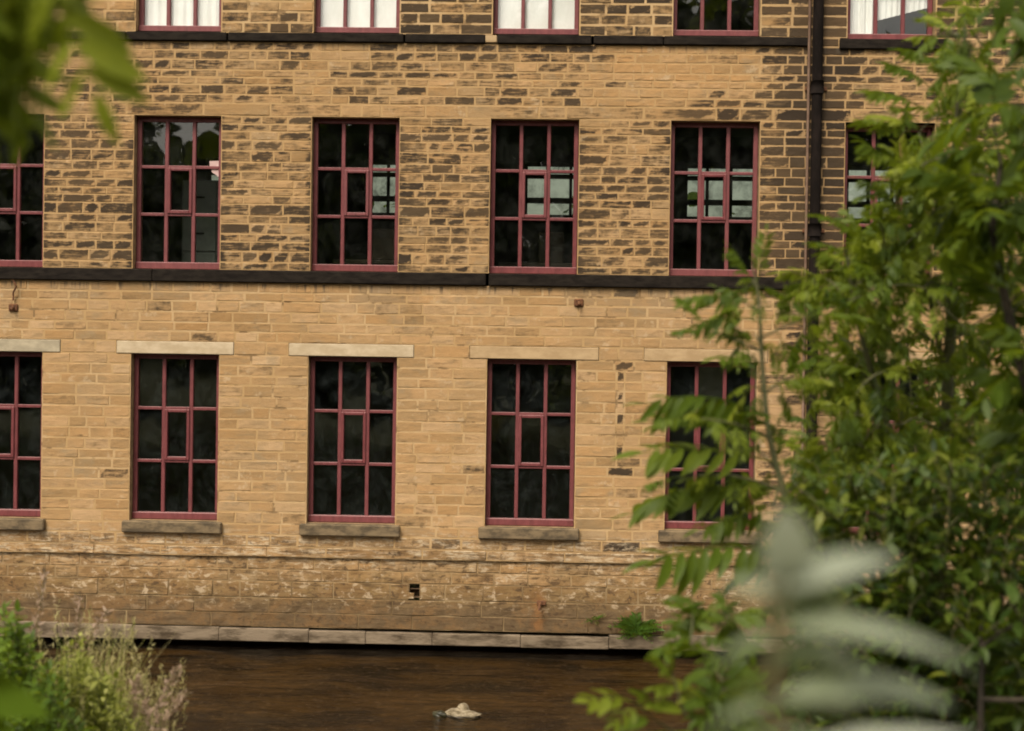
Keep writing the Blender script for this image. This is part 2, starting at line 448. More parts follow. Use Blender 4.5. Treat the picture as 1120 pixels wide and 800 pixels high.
BLIND = m_simple('white_roller_blind', (.74, .74, .70), (.82, .82, .79), 2, .8, .15, .004, (3, 1, 1))
SLATE = m_simple('grey_slates', (.06, .06, .065), (.11, .105, .1), 4, .7, .5)
PAPER = m_simple('faded_pink_paper', (.46, .31, .29), (.58, .42, .39), 8, .8, .2)
CABINET = m_simple('grey_enamel', (.15, .16, .145), (.2, .21, .19), 3, .5, .1)
GLASS_G = m_glass('grimy_window_glass', .19, (.075, .088, .085), 0, (.55, .58, .55))
GLASS_F = m_glass('dusty_window_glass', .16, (.08, .085, .075), 5)
GLASS_R = m_glass('rear_window_glass', .9, (.2, .21, .18), 12, (.52, .56, .48))
GLASS_S = m_glass('clean_window_glass', .04, (.3, .3, .28), 9, (.95, .96, .95))
ASH = m_leaf('ash_leaf', (.024, .048, .004), (.090, .138, .010), (.25, .285, .024), .5, .5, .28)
BUSH = m_leaf('shrub_leaf', (.013, .032, .004), (.056, .096, .012), (.20, .215, .03), .48, .42, .3)
BROAD = m_leaf('sky_sheen_grey_green_leaf', (.09, .125, .045), (.20, .235, .13), (.40, .42, .33), .4, .35, .7)  # lightened colour stands in for sky sheen on the upper leaf faces
HERB = m_leaf('pale_herb_leaf', (.17, .19, .03), (.33, .34, .075), (.46, .45, .14), .6, .5, .3)
NETTLE = m_leaf('fresh_green_leaf', (.05, .095, .010), (.12, .19, .018), (.22, .29, .03), .55, .45, .3)
STRAW = m_leaf('straw_grass', (.27, .23, .09), (.42, .36, .16), (.55, .47, .25), .7, .35, .2)
DRYHEAD = m_leaf('dry_pinkish_seed_head', (.26, .17, .12), (.38, .26, .19), (.48, .36, .28), .8, .25, .2)
FRESH = m_leaf('soft_green_leaf', (.05, .09, .008), (.075, .125, .010), (.10, .15, .012), .8, .5, .05)
FERN = m_leaf('fern_frond', (.04, .085, .010), (.07, .14, .014), (.11, .19, .02), .5, .4)
BARK = m_simple('ash_bark', (.055, .042, .028), (.10, .08, .055), 14, .9, .6, .006, (1, 1, .3))
TWIG = m_simple('green_twig', (.07, .075, .03), (.11, .10, .045), 20, .7, .3, .002)
DARKBARK = m_simple('dark_branch_bark', (.02, .015, .01), (.045, .034, .022), 14, .9, .6, .004)

# ------------------------------------------------------------------ the mill
YW = -0.09          # plane of the mortar face
B = 2.3
XL, XR = -3.2, 16.6
ROWS = {'G': (1.5897, 3.7409, 1.144, 0.0), 'F': (4.8367, 6.8156, 1.130, -.003), 'S': (7.8975, 9.90, 1.105, -.011)}
WIN = []
for row, (z0, z1, w, xo) in ROWS.items():
    for k in range(-1, 8):
        xc = xo + k * B + (-.09 if k >= 5 else 0)
        if xc + w > XR: continue
        dz = -.03 if k >= 5 else 0
        WIN.append(dict(row=row, k=k, x0=xc - w / 2, x1=xc + w / 2, z0=z0 + dz, z1=z1 + dz))

block = []      # rectangles the stone courses leave free: x0,x1,z0,z1, open?
for w in WIN: block.append((w['x0'], w['x1'], w['z0'], w['z1'], True))
LINT = []
for w in WIN:
    if w['row'] != 'G': continue
    k, c = w['k'], (w['x0'] + w['x1']) / 2
    ext = {0: (.95, .81), 1: (.765, .765), 2: (.83, .79), 3: (.80, .86), 4: (.87, .71)}.get(k, (.8, .8))
    LINT.append((w, c - ext[0], c + ext[1], w['z1'], 3.908))
    block.append((c - ext[0], c + ext[1], w['z1'], 3.908, False))
SILLS = []
for w in WIN:
    if w['row'] != 'G': continue
    c = (w['x0'] + w['x1']) / 2
    SILLS.append((w, c - .65, c + .64, 1.432 + (0 if w['k'] < 5 else -.03), w['z0']))
    block.append((c - .65, c + .64, 1.432, w['z0'], False))
PIPE_X = 10.455
block.append((XL, PIPE_X + .05, 4.672, 4.8367, False))
BAND1 = [(XL, 2.0), (2.004, 6.30), (6.335, PIPE_X - .02)]
block.append((XL, PIPE_X - .08, 7.765, 7.882, False))
block.append((10.75, 12.1, 7.735, 7.867, False)); block.append((13.05, 14.4, 7.735, 7.867, False))
HOLES = [(5.37, 5.50, .655, .765), (3.33, 3.39, 1.09, 1.19)]
for h in HOLES: block.append((*h, False))


def sootv(x, z):
    v = .1
    if z > 7.88:
        v = .82 if x > 3.3 else .62
        if 8.9 < x < 10: v = .3
    elif z > 7.0:
        v = .58
        if 7.55 < x < 9.7: v = .06
        if 9.2 < x < 10.0 and z < 7.25: v = .35
        if 3.9 < x < 4.6: v = .12
        if 4.6 < x < 6.6 and z >7.35: v = .70
    elif z > 6.8:
        v = .34
    elif z > 4.83:
        v = .66
        if z < 5.35: v = .72
        if 4.8 < x < 6.4: v = .68
    elif z > 4.5: v = .18
    elif z > 1.5: v = .10
    elif z > 1.1: v = .28
    else: v = .25
    if z > 4.6:
        d = abs(x - PIPE_X) - .38
        if d < .35: v = max(v, 1.2 - max(0, d) * 1.9)
        if x > PIPE_X + .7: v = max(v, .5)
    elif z > 1.3 and abs(x - PIPE_X) < .5: v = .6
    return v


# course boundaries
def courses(z0, z1, h, jit=.18):
    n = max(1, round((z1 - z0) / h)); hs = 1 + rng.uniform(-jit, jit, n); hs = hs / hs.sum() * (z1 - z0)
    return list(z0 + np.cumsum(hs))
ZC = [-.35, .24]
for a, b, h, j in ((.24, .62, .19, .1), (.62, 1.15, .155, .25), (1.15, 1.28, .13, 0), (1.28, 1.432, .15, 0), (1.432, 1.57, .14, 0), (1.57, 3.7409, .138, .14),
                   (3.7409, 3.908, .2, 0), (3.908, 4.672, .138, .12), (4.672, 4.8367, .2, 0), (4.8367, 6.8156, .117, .24), (6.8156, 6.98, .2, 0),
                   (6.98, 7.765, .112, .2), (7.765, 7.882, .2, 0), (7.882, 9.9, .147, .1), (9.9, 11.2, .15, .1)):
    ZC += courses(a, b, h, j)
sV, sF, sT, sS, sE, sH = [], [], [], [], [], []
mV, mF = [], []
nv = 0


def free(z0, z1):
    zc = (z0 + z1) / 2
    iv = [(XL, XR)]
    for (a, b, c, d, o) in block:
        if c < zc < d:
            nw = []
            for p, q in iv:
                if b <= p or a >= q: nw.append((p, q)); continue
                if a > p: nw.append((p, a))
                if b < q: nw.append((b, q))
            iv = nw
    return iv


def add_stone(x0, x1, z0, z1, soot, tone, hue, bulge, rough, gap, edge_soot=None, proud=0.0):
    global nv
    x0 += gap; x1 -= gap; z0 += gap * .8; z1 -= gap * .8
    if x1 - x0 < .025 or z1 - z0 < .02: return
    e = min(.009, (z1 - z0) * .2, (x1 - x0) * .2)
    ncol = 4 if x1 - x0 < .3 else 6
    us = np.concatenate([[x0, x0 + e], np.linspace(x0 + e, x1 - e, ncol)[1:-1], [x1 - e, x1]])
    ws = np.array([z0, z0 + e, (z0 + z1) / 2, z1 - e, z1])
    Xg, Zg = np.meshgrid(us, ws); Xg = Xg.ravel(); Zg = Zg.ravel()
    ed = np.minimum(np.minimum(Xg - x0, x1 - Xg), np.minimum(Zg - z0, z1 - Zg))
    n1 = vnoise(np.stack([Xg * 9, Zg * 13, np.zeros_like(Xg)], 1), 3); n2 = vnoise(np.stack([Xg * 26, Zg * 30, np.zeros_like(Xg)], 1), 7)
    pr = np.clip(ed / e, 0, 1)
    tilt = rng.normal(0, .010) * (Xg - (x0 + x1) / 2) + rng.normal(0, .03) * (Zg - (z0 + z1) / 2)
    Yg = YW - proud + .007 - pr * (.007 + np.maximum(.0012, bulge + rough * (.6 * n1 + .5 * n2) + tilt))
    # worn corners
    j = (1 - pr) * .5
    Xg = Xg + j * n2 * .012; Zg = Zg + j * n1 * .010
    nx = len(us)
    sV.append(np.stack([Xg, Yg, Zg], 1))
    q = np.arange(4 * nx).reshape(4, nx)[:, :-1].ravel()
    sF.append(np.stack([q, q + 1, q + nx + 1, q + nx], 1) + nv)
    so = np.full(len(Xg), soot)
    if edge_soot is not None:
        so = np.maximum(so, 1.05 * np.clip(1 - np.abs(Xg - edge_soot) / .09, 0, 1))
        ed = np.maximum(ed, np.where(np.abs(Xg - edge_soot) < .05, .05, 0))
    sT.append(np.full(len(Xg), tone)); sS.append(so); sE.append(ed); sH.append(np.full(len(Xg), hue)); nv += len(Xg)


WX_F = sorted([w['x0'] for w in WIN if w['row'] == 'F'] + [w['x1'] for w in WIN if w['row'] == 'F'])
prev = None
for z0, z1 in zip(ZC[1:-1], ZC[2:]):
    zc = (z0 + z1) / 2; h = z1 - z0
    for (a, b) in free(z0, z1):
        mb = len(mV)
        proud = .022 if 1.15 <= z0 < 1.27 else (-.018 if z1 <= 1.151 and z0 > .6 else (-.012 if z1 < .63 else 0))
        mV += [(a, YW - proud, z0), (b, YW - proud, z0), (b, YW - proud, z1), (a, YW - proud, z1)]; mF.append((mb, mb + 1, mb + 2, mb + 3))
        x = a; zone = 'low' if zc < .62 else 'rub' if zc < 1.15 else 'str' if zc < 1.29 else 'g' if zc < 4.7 else 'f' if zc < 6.81 else 'lin' if zc < 6.99 else 'f2' if zc < 7.77 else 's'
        lo, hi = {'low': (.5, 1.3), 'rub': (.28, .75), 'str': (.6, 1.5), 'g': (.22, .52), 'f': (.17, .44), 'lin': (.2, 1.0), 'f2': (.2, .40), 's': (.24, .44)}[zone]
        if abs(b - a) < lo * 1.2: cuts = [a, b]
        else:
            cuts = [a]
            while b - cuts[-1] > hi + lo * .6: cuts.append(cuts[-1] + rng.uniform(lo, hi))
            rest = b - cuts[-1]
            if rest > hi: cuts.append(cuts[-1] + rest * rng.uniform(.42, .58))
            cuts.append(b)
        if zone == 'g' and 2.45 < zc < 3.55 and a < 8.0 < b:   # the patched-up joint of an old opening
            cuts = [c for c in cuts if not (7.86 < c < 8.18)] + [7.99, 8.09]; cuts.sort()
        for c0, c1 in zip(cuts[:-1], cuts[1:]):
            xc = (c0 + c1) / 2
            s0 = sootv(xc, zc)
            s = s0 + rng.normal(0, .20 if zc > 4.7 else .13)
            if zone in ('f', 'f2') and rng.random() < .10: s += .28
            if zone == 'g' and rng.random() < .13: s += rng.uniform(.1, .42)
            if zone == 's' and rng.random() < .15: s -= .4
            if zone == 'f' and .5 < xc < 1.75 and 4.93 < zc < 5.16 and c1 - c0 > .2: s = .98
            if zone == 'g' and abs(xc - 8.04) < .06: s = .95 if rng.random() < .6 else .3
            tone = np.clip(rng.normal(.52, .2), 0, 1)
            if zone in ('g',): tone = np.clip(rng.normal(.60, .24), 0, 1)
            hue = np.clip(rng.normal(.18, .22), 0, 1)
            if zone == 'f2' and 7.55 < xc < 9.7: hue = min(1, hue + .45)
            es = None
            if zone == 'f' and rng.random() < .55:
                for wx in WX_F:
                    if abs(c0 - wx) < .005 and rng.random() < .8: es = c0
                    if abs(c1 - wx) < .005 and rng.random() < .75: es = c1
            bul = {'g': .0015, 'rub': .004, 'low': .004, 'str': .003}.get(zone, .003) + rng.uniform(-.001, .003)
            rgh = {'g': .004, 'rub': .011, 'low': .012, 'str': .007}.get(zone, .005)
            gap = {'g': .0065, 'rub': .004, 'low': .003, 'str': .004, 's': .010, 'f': .004, 'f2': .006}.get(zone, .008) * rng.uniform(.75, 1.3)
            add_stone(c0, c1, z0, z1, s, tone, hue, bul, rgh, gap, es, proud)
x0, x1, z0, z1 = HOLES[0]      # broken stub left in the larger pocket
add_stone(x0 - .02, x0 + (x1 - x0) * .5, z0 - .02, z0 + (z1 - z0) * .6, .1, .8, .2, .004, .012, .002)
mill = empty('mill_building', (6.5, -.09, 0), 'tan coursed stone mill with rows of maroon framed windows rising straight from the river', 'building')
nS_ = nv
V = np.concatenate(sV + [np.array(mV, float)])
F = np.concatenate(sF + [np.array(mF) + nv])
mi = np.concatenate([np.zeros(sum(len(f) for f in sF)), np.ones(len(mF))])
z_ = np.zeros(len(mV))
mesh_obj('wall', V, F, [STONE, MORTAR], mill, False, mi,
         dict(tone=np.concatenate(sT + [z_]), soot=np.concatenate(sS + [z_]), edge=np.concatenate(sE + [z_]), hue=np.concatenate(sH + [z_])))

# reveals round every opening, hole pockets, inner skin
POCKET = m_simple('raw_broken_stone', (.10, .06, .03), (.17, .105, .055), 12, .95, .8, .02)
REVEAL = m_simple('reveal_stone', (.20, .13, .065), (.34, .23, .12), 9, .9, .4)
for (x0, x1, z0, z1) in HOLES:
    b = MB(); y0, y1 = YW + .02, YW + .16
    c = [(x0, y0, z0), (x1, y0, z0), (x1, y0, z1), (x0, y0, z1), (x0, y1, z0), (x1, y1, z0), (x1, y1, z1), (x0, y1, z1)]
    b.add(c, [(0, 4, 5, 1), (1, 5, 6, 2), (2, 6, 7, 3), (3, 7, 4, 0), (4, 7, 6, 5)])
    b.build('missing_stone_pocket', POCKET, mill)

# string courses, footing, lintels, pipe
b = MB()
for a, c in BAND1:
    b.box(a, c, YW - .055, YW + .05, 4.674, 4.832, .012)
b.build('string_course', SOOT_SHADE, mill)
b = MB()
segs = [(XL, .9), (.905, 1.62), (1.63, 2.925), (2.945, 5.2), (5.222, 6.24), (6.40, 7.60), (7.628, 8.51), (8.522, PIPE_X - .08)]
for a, c in segs: b.box(a, c, YW - .05, YW + .05, 7.768, 7.879, .01)
b.build('string_course', SOOT_SHADE, mill)
b = MB()
b.box(6.243, 6.397, YW - .03, YW + .05, 7.778, 7.872, .01)
b.build('string_course_patch', LINTEL[1], mill)
b = MB()
cut = [XL]
while cut[-1] < XR - 1.6: cut.append(cut[-1] + rng.uniform(.7, 1.25))
cut.append(XR)
for a, c in zip(cut[:-1], cut[1:]):
    d = rng.uniform(-.008, .008)
    top = .228 + rng.uniform(-.035, .025); bot = .052 + rng.uniform(-.008, .008)
    b.box(a + .002, c - .002, YW - .035 + d, YW + .06, bot, top, .008)
ft = b.build('concrete_footing', CONC, mill)
b = MB(); b.box(XL, XR, YW + .16, YW + .3, -.7, .10)
b.build('undercut_wall', SOOT_SHADE, mill)  # black material paints in the shade of the undercut; no soot here

b = MB()
b.tube([(PIPE_X, YW - .105, z) for z in (.9, 3, 5, 7, 9, 11.2)], .066, 14)
for z in (1.75, 3.55, 5.35, 7.15, 8.95): b.tube([(PIPE_X, YW - .105, z), (PIPE_X, YW - .105, z + .16)], .083, 14)
dp = b.build('drainpipe', PIPE, mill, True)
for z in (1.83, 3.63, 5.43, 7.23, 9.03):
    b = MB(); b.box(PIPE_X - .14, PIPE_X + .14, YW - .03, YW - .006, z - .025, z + .025, .004)
    b.build('pipe_bracket', RUST, dp)
b = MB()
b.tube([(PIPE_X - .098, YW - .05, z) for z in (1.1, 4, 7, 11.2)], .019, 8)
b.build('conduit_pipe', OLDPIPE, mill, True)

# building body
def slab(name, mat, x0, x1, y0, y1, z0, z1):
    q = MB(); q.box(x0, x1, y0, y1, z0, z1); return q.build(name, mat, mill)
DEP = 5.25
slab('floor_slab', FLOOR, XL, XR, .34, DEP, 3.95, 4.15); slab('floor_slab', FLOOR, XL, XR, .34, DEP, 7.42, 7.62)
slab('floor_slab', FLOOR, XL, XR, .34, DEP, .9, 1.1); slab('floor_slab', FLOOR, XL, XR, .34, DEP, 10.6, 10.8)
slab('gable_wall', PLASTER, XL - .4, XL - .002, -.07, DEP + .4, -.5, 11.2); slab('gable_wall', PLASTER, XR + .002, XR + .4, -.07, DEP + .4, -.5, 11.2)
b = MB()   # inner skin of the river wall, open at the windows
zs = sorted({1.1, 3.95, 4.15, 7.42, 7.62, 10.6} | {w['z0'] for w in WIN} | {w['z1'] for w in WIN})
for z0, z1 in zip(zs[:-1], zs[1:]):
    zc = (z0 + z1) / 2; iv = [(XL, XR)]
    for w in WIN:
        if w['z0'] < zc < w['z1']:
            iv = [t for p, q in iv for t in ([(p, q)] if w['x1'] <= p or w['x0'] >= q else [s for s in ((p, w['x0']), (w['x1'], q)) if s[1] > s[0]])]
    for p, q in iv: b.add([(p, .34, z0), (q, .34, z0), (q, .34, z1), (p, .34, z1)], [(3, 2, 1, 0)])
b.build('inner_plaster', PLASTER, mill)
# rear wall with its row of high windows
b = MB(); RW = [(4.0 + 2.65 * k, 4.0 + 2.65 * k + 1.55) for k in range(-3, 5)]
zb, zt = 6.06, 6.98
for z0, z1, o in ((-.5, zb, 0), (zb, zt, 1), (zt, 11.2, 0)):
    iv = [(XL, XR)]
    if o:
        iv = []; x = XL
        for p, q in RW:
            if p > x: iv.append((x, p))
            x = max(x, q)
        iv.append((x, XR))
    for p, q in iv: b.box(p, q, DEP, DEP + .4, z0 + .0005, z1 - .0005)
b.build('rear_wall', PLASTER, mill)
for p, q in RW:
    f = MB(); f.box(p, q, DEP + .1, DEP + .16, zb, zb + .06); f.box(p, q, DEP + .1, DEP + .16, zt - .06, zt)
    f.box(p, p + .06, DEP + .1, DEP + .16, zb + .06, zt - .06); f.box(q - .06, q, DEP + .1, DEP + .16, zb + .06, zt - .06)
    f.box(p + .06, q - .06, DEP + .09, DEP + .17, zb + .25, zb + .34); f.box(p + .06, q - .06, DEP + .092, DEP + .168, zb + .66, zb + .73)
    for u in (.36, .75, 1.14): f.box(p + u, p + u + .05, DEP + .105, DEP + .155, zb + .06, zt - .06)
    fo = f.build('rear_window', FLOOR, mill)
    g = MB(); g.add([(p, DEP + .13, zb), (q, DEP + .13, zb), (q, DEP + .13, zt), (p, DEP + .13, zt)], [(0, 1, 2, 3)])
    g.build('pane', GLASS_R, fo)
b = MB()
b.add([(XL - .5, -.35, 11.2), (XR + .5, -.35, 11.2), (XR + .5, DEP / 2, 13.2), (XL - .5, DEP / 2, 13.2), (XL - .5, DEP + .7, 11.2), (XR + .5, DEP + .7, 11.2)],
      [(0, 1, 2, 3), (3, 2, 5, 4), (0, 3, 4), (1, 5, 2), (0, 4, 5, 1)])
b.build('roof', SLATE, mill)

# ------------------------------------------------------------------ windows
def window(w):
    row, k = w['row'], w['k']
    x0, x1, z0, z1 = w['x0'] + .004, w['x1'] - .004, w['z0'] + .004, w['z1'] - .004
    W, H = x1 - x0, z1 - z0
    b = MB(); j, hd, bt = .056, .06, .09
    YO = .04; y0, y1 = YO, YO + .075
    b.box(x0, x0 + j, y0, y1, z0, z1, .006); b.box(x1 - j, x1, y0, y1, z0, z1, .006)
    b.box(x0 + j + .0005, x1 - j - .0005, y0 + .002, y1, z1 - hd, z1 - .001, .006)
    b.box(x0 - .002, x1 + .002, y0 - .028, y1 - .003, z0 - .001, z0 + bt, .008)
    m = .048
    mx = [x0 + W * .345, x0 + W * .662]
    tz = [z0 + H * (.353 if row == 'G' else .36), z0 + H * .672]
    for c in mx: b.box(c - m / 2, c + m / 2, y0 + .006, y1 - .008, z0 + bt - .004, z1 - hd + .004, .006)
    ed = [x0 + j, mx[0], mx[1], x1 - j]
    for c in tz:
        for i in range(3):
            a = ed[i] + (0 if i == 0 else m / 2); d = ed[i + 1] - (0 if i == 2 else m / 2)
            b.box(a - .001, d + .001, y0 + .003, y1 - .012, c - .02, c + .02, .005)
    o = b.build('window', FRAME, mill)
    b = MB(); a0, a1, c0, c1 = w['x0'], w['x1'], w['z0'], w['z1']
    R8 = [(a0, YW, c0), (a1, YW, c0), (a1, YW, c1), (a0, YW, c1), (a0, .34, c0), (a1, .34, c0), (a1, .34, c1), (a0, .34, c1)]
    b.add(R8, [(0, 4, 5, 1), (1, 5, 6, 2), (2, 6, 7, 3), (3, 7, 4, 0)])
    b.build('reveal', REVEAL, o)
    # opening casement in the middle light
    a, d, e, f = mx[0] + m / 2 - .006, mx[1] - m / 2 + .006, tz[0] + .012, tz[1] - .012
    b = MB(); t = .038; yc = YO - .014
    b.box(a, a + t, yc, YO + .05, e, f, .006); b.box(d - t, d, yc, YO + .05, e, f, .006)
    b.box(a + t, d - t, yc + .001, YO + .05, f - t, f, .006); b.box(a + t, d - t, yc + .001, YO + .05, e, e + t * 1.15, .006)
    b.build('casement', FRAME, o)
    b = MB()
    rz = [z0 + bt - .002, tz[0], tz[1], z1 - hd + .002]; rx = [x0 + j - .002, mx[0], mx[1], x1 - j + .002]
    for i in range(3):
        for q in range(3):
            ty, tx = rng.normal(0, .006), rng.normal(0, .006)
            if row == 'F' and k == 4 and q == 2 and i == 0: tx = -.030
            if row == 'F' and k == 4 and q == 2 and i == 1: tx = -.012
            yy = YO + .036
            hw, hh = rx[i + 1] - rx[i], rz[q + 1] - rz[q]
            b.add([(rx[i], yy - ty * hw - tx * hh, rz[q]), (rx[i + 1], yy + ty * hw - tx * hh, rz[q]), (rx[i + 1], yy + ty * hw + tx * hh, rz[q + 1]), (rx[i], yy - ty * hw + tx * hh, rz[q + 1])], [(0, 1, 2, 3)])
    b.build('pane', {'G': GLASS_G, 'F': GLASS_F, 'S': GLASS_S}[row], o)
    if row == 'S':  # white drapes, partly standing in for sky reflected in the top panes
        def drape(name, pts_top, pts_bot, n=40, y=.12, amp=.012, fr=60):
            b = MB(); Vv = []
            for i in range(n + 1):
                u = i / n
                tx_, tz_ = np.array(pts_top[0]) * (1 - u) + np.array(pts_top[1]) * u
                bx_, bz_ = np.array(pts_bot[0]) * (1 - u) + np.array(pts_bot[1]) * u
                yy = y + amp * math.sin(u * fr) + amp * .5 * math.sin(u * fr * 2.3 + 1)
                Vv += [(tx_, yy, tz_), (bx_, yy, bz_)]
            b.add(Vv, [(2 * i, 2 * i + 1, 2 * i + 3, 2 * i + 2) for i in range(n)])
            b.build(name, BLIND, o, True)
        if k in (0, 1): drape('curtain', ((x0 + .03, z1), (x1 - .03, z1)), ((x0 + .03, z0 + .03), (x1 - .03, z0 + .03)))
        if k in (2, 3): drape('blind', ((x0 + .03, z1), (x1 - .03, z1)), ((x0 + .03, z0 + .03), (x1 - .03, z0 + .03)), amp=.002, fr=9)
        if k == 5:
            drape('curtain', ((x0 + .03, z1), (x0 + .40, z1)), ((x0 + .03, z0 + .03), (x0 + .38, z0 + .03)), amp=.014, fr=20)
            drape('curtain', ((x0 + .39, z1), (x1 - .03, z1)), ((x0 + .39, z0 + .28), (x1 - .03, z0 + .46)), y=.15, amp=.012)
    return o


objs = {}
for w in WIN: objs[w['row'], w['k']] = window(w)
for w, a, c, z0, z1 in LINT:
    b = MB(); b.box(a + .006, c - .006, YW - .012, YW + .1, z0 + .002, z1 - .006, .007)
    b.build('lintel', LINTEL[{1: 0, 2: 0, 0: 2, -1: 2}.get(w['k'], 1)], objs['G', w['k']])
for w, a, c, z0, z1 in SILLS:
    b = MB(); b.box(a, c, YW - .075, .03, z0 + .004, z1 - .004, .014)
    b.build('sill', SILL, objs['G', w['k']])
for k in (5, 6):
    o = objs['S', k]; c = 2.3 * k - .1
    b = MB(); b.box(c - .655, c + .655, YW - .05, .02, 7.737, 7.864, .01); b.build('sill', SOOT_SHADE, o)
# torn paper notice taped inside the second pane column
w = next(q for q in WIN if q['row'] == 'F' and q['k'] == 1)
b = MB()
zz = w['z0'] + 1.32
b.add([(w['x1'] - .18, .062, zz), (w['x1'] - .055, .062, zz + .005), (w['x1'] - .053, .063, zz + .10), (w['x1'] - .185, .063, zz + .095)], [(0, 1, 2, 3)])
b.add([(w['x1'] - .15, .061, zz - .05), (w['x1'] - .055, .061, zz - .115), (w['x1'] - .055, .061, zz - .002), (w['x1'] - .165, .061, zz - .004)], [(0, 1, 2, 3)])
for i in range(2): pass
pn = b.build('paper_notice', PAPER); tag(pn, 'torn pinkish paper stuck to the right edge of an upper window', 'paper')

# old iron fixings left in the wall
def fixing(x, z, label):
    r = empty('wall_fixing', (x, YW, z), label, 'iron fixing', 'old iron fixings in the mill wall')
    b = MB(); b.box(x - .06, x + .06, YW - .028, YW + .01, z - .05, z + .05, .012); b.build('plate', RUST, r)
    b = MB(); b.tube([(x, YW - .02, z), (x + .005, YW - .075, z - .005), (x, YW - .095, z - .03)], [.022, .02, .018], 8); b.build('hook', RUST, r, True)
fixing(.19, 4.31, 'rusty iron plate below the left end of the black string course')
fixing(7.49, 4.475, 'rusty iron plate between the third and fourth lower windows')
b = MB()
b.tube([(.20, YW - .06, 4.66), (.235, YW - .09, 4.62), (.25, YW - .08, 4.58), (.20, YW - .05, 4.5), (.195, YW - .03, 4.4)], .012, 6)
tag(b.build('cable_stub', RUST, None, True), 'bent stub of old cable hanging under the black string course', 'cable')
x, z = 7.06, .62
r = empty('rusty_bracket', (x, YW, z), 'rusty iron bracket with an orange stain running down the wall foot', 'bracket')
b = MB(); b.box(x - .05, x + .07, YW - .03, YW + .03, z - .03, z + .03, .01); b.build('plate', RUST, r)
b = MB(); b.tube([(x, YW - .02, z), (x - .01, YW - .10, z + .0), (x - .02, YW - .12, z - .07)], .018, 7); b.build('hook', RUST, r, True)

# cabinet seen dimly inside
def cabinet(x, y, z0, w, h, lab):
    r = empty('filing_cabinet', (x, y, z0), lab, 'cabinet')
    b = MB(); b.box(x - w / 2, x + w / 2, y, y + .5, z0, z0 + h, .01); b.build('body', CABINET, r)
    n = 4; dh = h / n
    for i in range(n):
        b = MB(); b.box(x - w / 2 + .02, x + w / 2 - .02, y - .02, y - .0005, z0 + i * dh + .015, z0 + (i + 1) * dh - .015, .006)
        d = b.build('drawer', CABINET, r)
        b = MB(); b.box(x - .07, x + .07, y - .04, y - .0205, z0 + (i + .5) * dh, z0 + (i + .5) * dh + .02, .003); b.build('handle', SOOT_SHADE, d)
cabinet(2.25, 1.3, 4.15, .5, 2.0, 'tall grey filing cabinet standing inside behind the papered window')

def loom(x, y, w, lab, grp):
    r_ = empty('work_bench', (x, y, 4.15), lab, 'work bench', grp)
    b = MB(); b.box(x - w / 2, x + w / 2, y, y + .7, 5.0, 5.06, .01); b.build('bench_top', FLOOR, r_)
    for sx in (-1, 1):
        for sy in (.06, .6):
            b = MB(); b.box(x + sx * (w / 2 - .08) - .03, x + sx * (w / 2 - .08) + .03, y + sy - .03, y + sy + .03, 4.15, 4.9995, .005); b.build('leg', CABINET, r_)
    b = MB(); b.box(x - .25, x + .1, y + .2, y + .5, 5.0605, 5.5, .02); b.build('machine_head', FLOOR, r_)
loom(4.9, 1.0, 1.5, 'grey work bench dimly seen inside the second clear upper window', 'work benches inside the mill')
loom(7.2, 1.2, 1.6, 'grey work bench dimly seen inside the third clear upper window', 'work benches inside the mill')

# ------------------------------------------------------------------ ground, river
ys = [-150, -90, -60, -45, -30, -20, -15, -13] + list(np.linspace(-12.4, -10.4, 8)) + list(np.linspace(-10, .2, 36)) + [.34, .36, 6, 30, 150]
xs = [-150, -80, -40, -20, -10] + list(np.linspace(-5, 19, 61)) + [25, 40, 80, 150]
def gz(x, y):
    if y < -30: return 2.1 + (-30 - y) * .06
    if y < -12.3: return 2.1
    if y < -10.5: return 2.1 - 2.55 * ((y + 12.3) / 1.8)
    if y < .35: return -.10 - .30 * min(1, max(0, -y / 5))
    return .85
Vg = []
for y in ys:
    for x in xs:
        z = gz(x, y)
        if -12.3 < y < .3: z += (.10 if y < -6 else .045) * float(vnoise(np.array([[x * .9, y * 1.1, 0]]), 5)[0]) + .03 * float(vnoise(np.array([[x * 2.6, y * 3.1, 0]]), 9)[0])
        Vg.append((x, y, z))
nx = len(xs)
Fg = [(i * nx + j, i * nx + j + 1, (i + 1) * nx + j + 1, (i + 1) * nx + j) for i in range(len(ys) - 1) for j in range(nx - 1)]
tag(mesh_obj('ground', Vg, Fg, m_ground(), None, True), kind='structure')
tag(mesh_obj('river_water', [(-150, -11.6, 0), (150, -11.6, 0), (150, YW + .17, 0), (-150, YW + .17, 0)], [(0, 1, 2, 3)], m_water()), kind='structure')


def rock(name, c, size, mat, label, seed, group=None):
    n1, n2 = 14, 10
    Vv, Ff = [], []
    for i in range(n2 + 1):
        th = math.pi * i / n2
        for j in range(n1):
            ph = 2 * math.pi * j / n1
            Vv.append((math.sin(th) * math.cos(ph), math.sin(th) * math.sin(ph), math.cos(th)))
    Vv = np.array(Vv)
    d = 1 + .30 * vnoise(Vv * 1.4 + 9, seed) + .18 * vnoise(Vv * 3.3, seed + 1)
    Vv = Vv * d[:, None] * np.array(size) + np.array(c)
    for i in range(n2):
        for j in range(n1): Ff.append((i * n1 + j, (i + 1) * n1 + j, (i + 1) * n1 + (j + 1) % n1, i * n1 + (j + 1) % n1))
    return tag(mesh_obj(name, Vv, Ff, mat, None, False), label, 'rock', group)


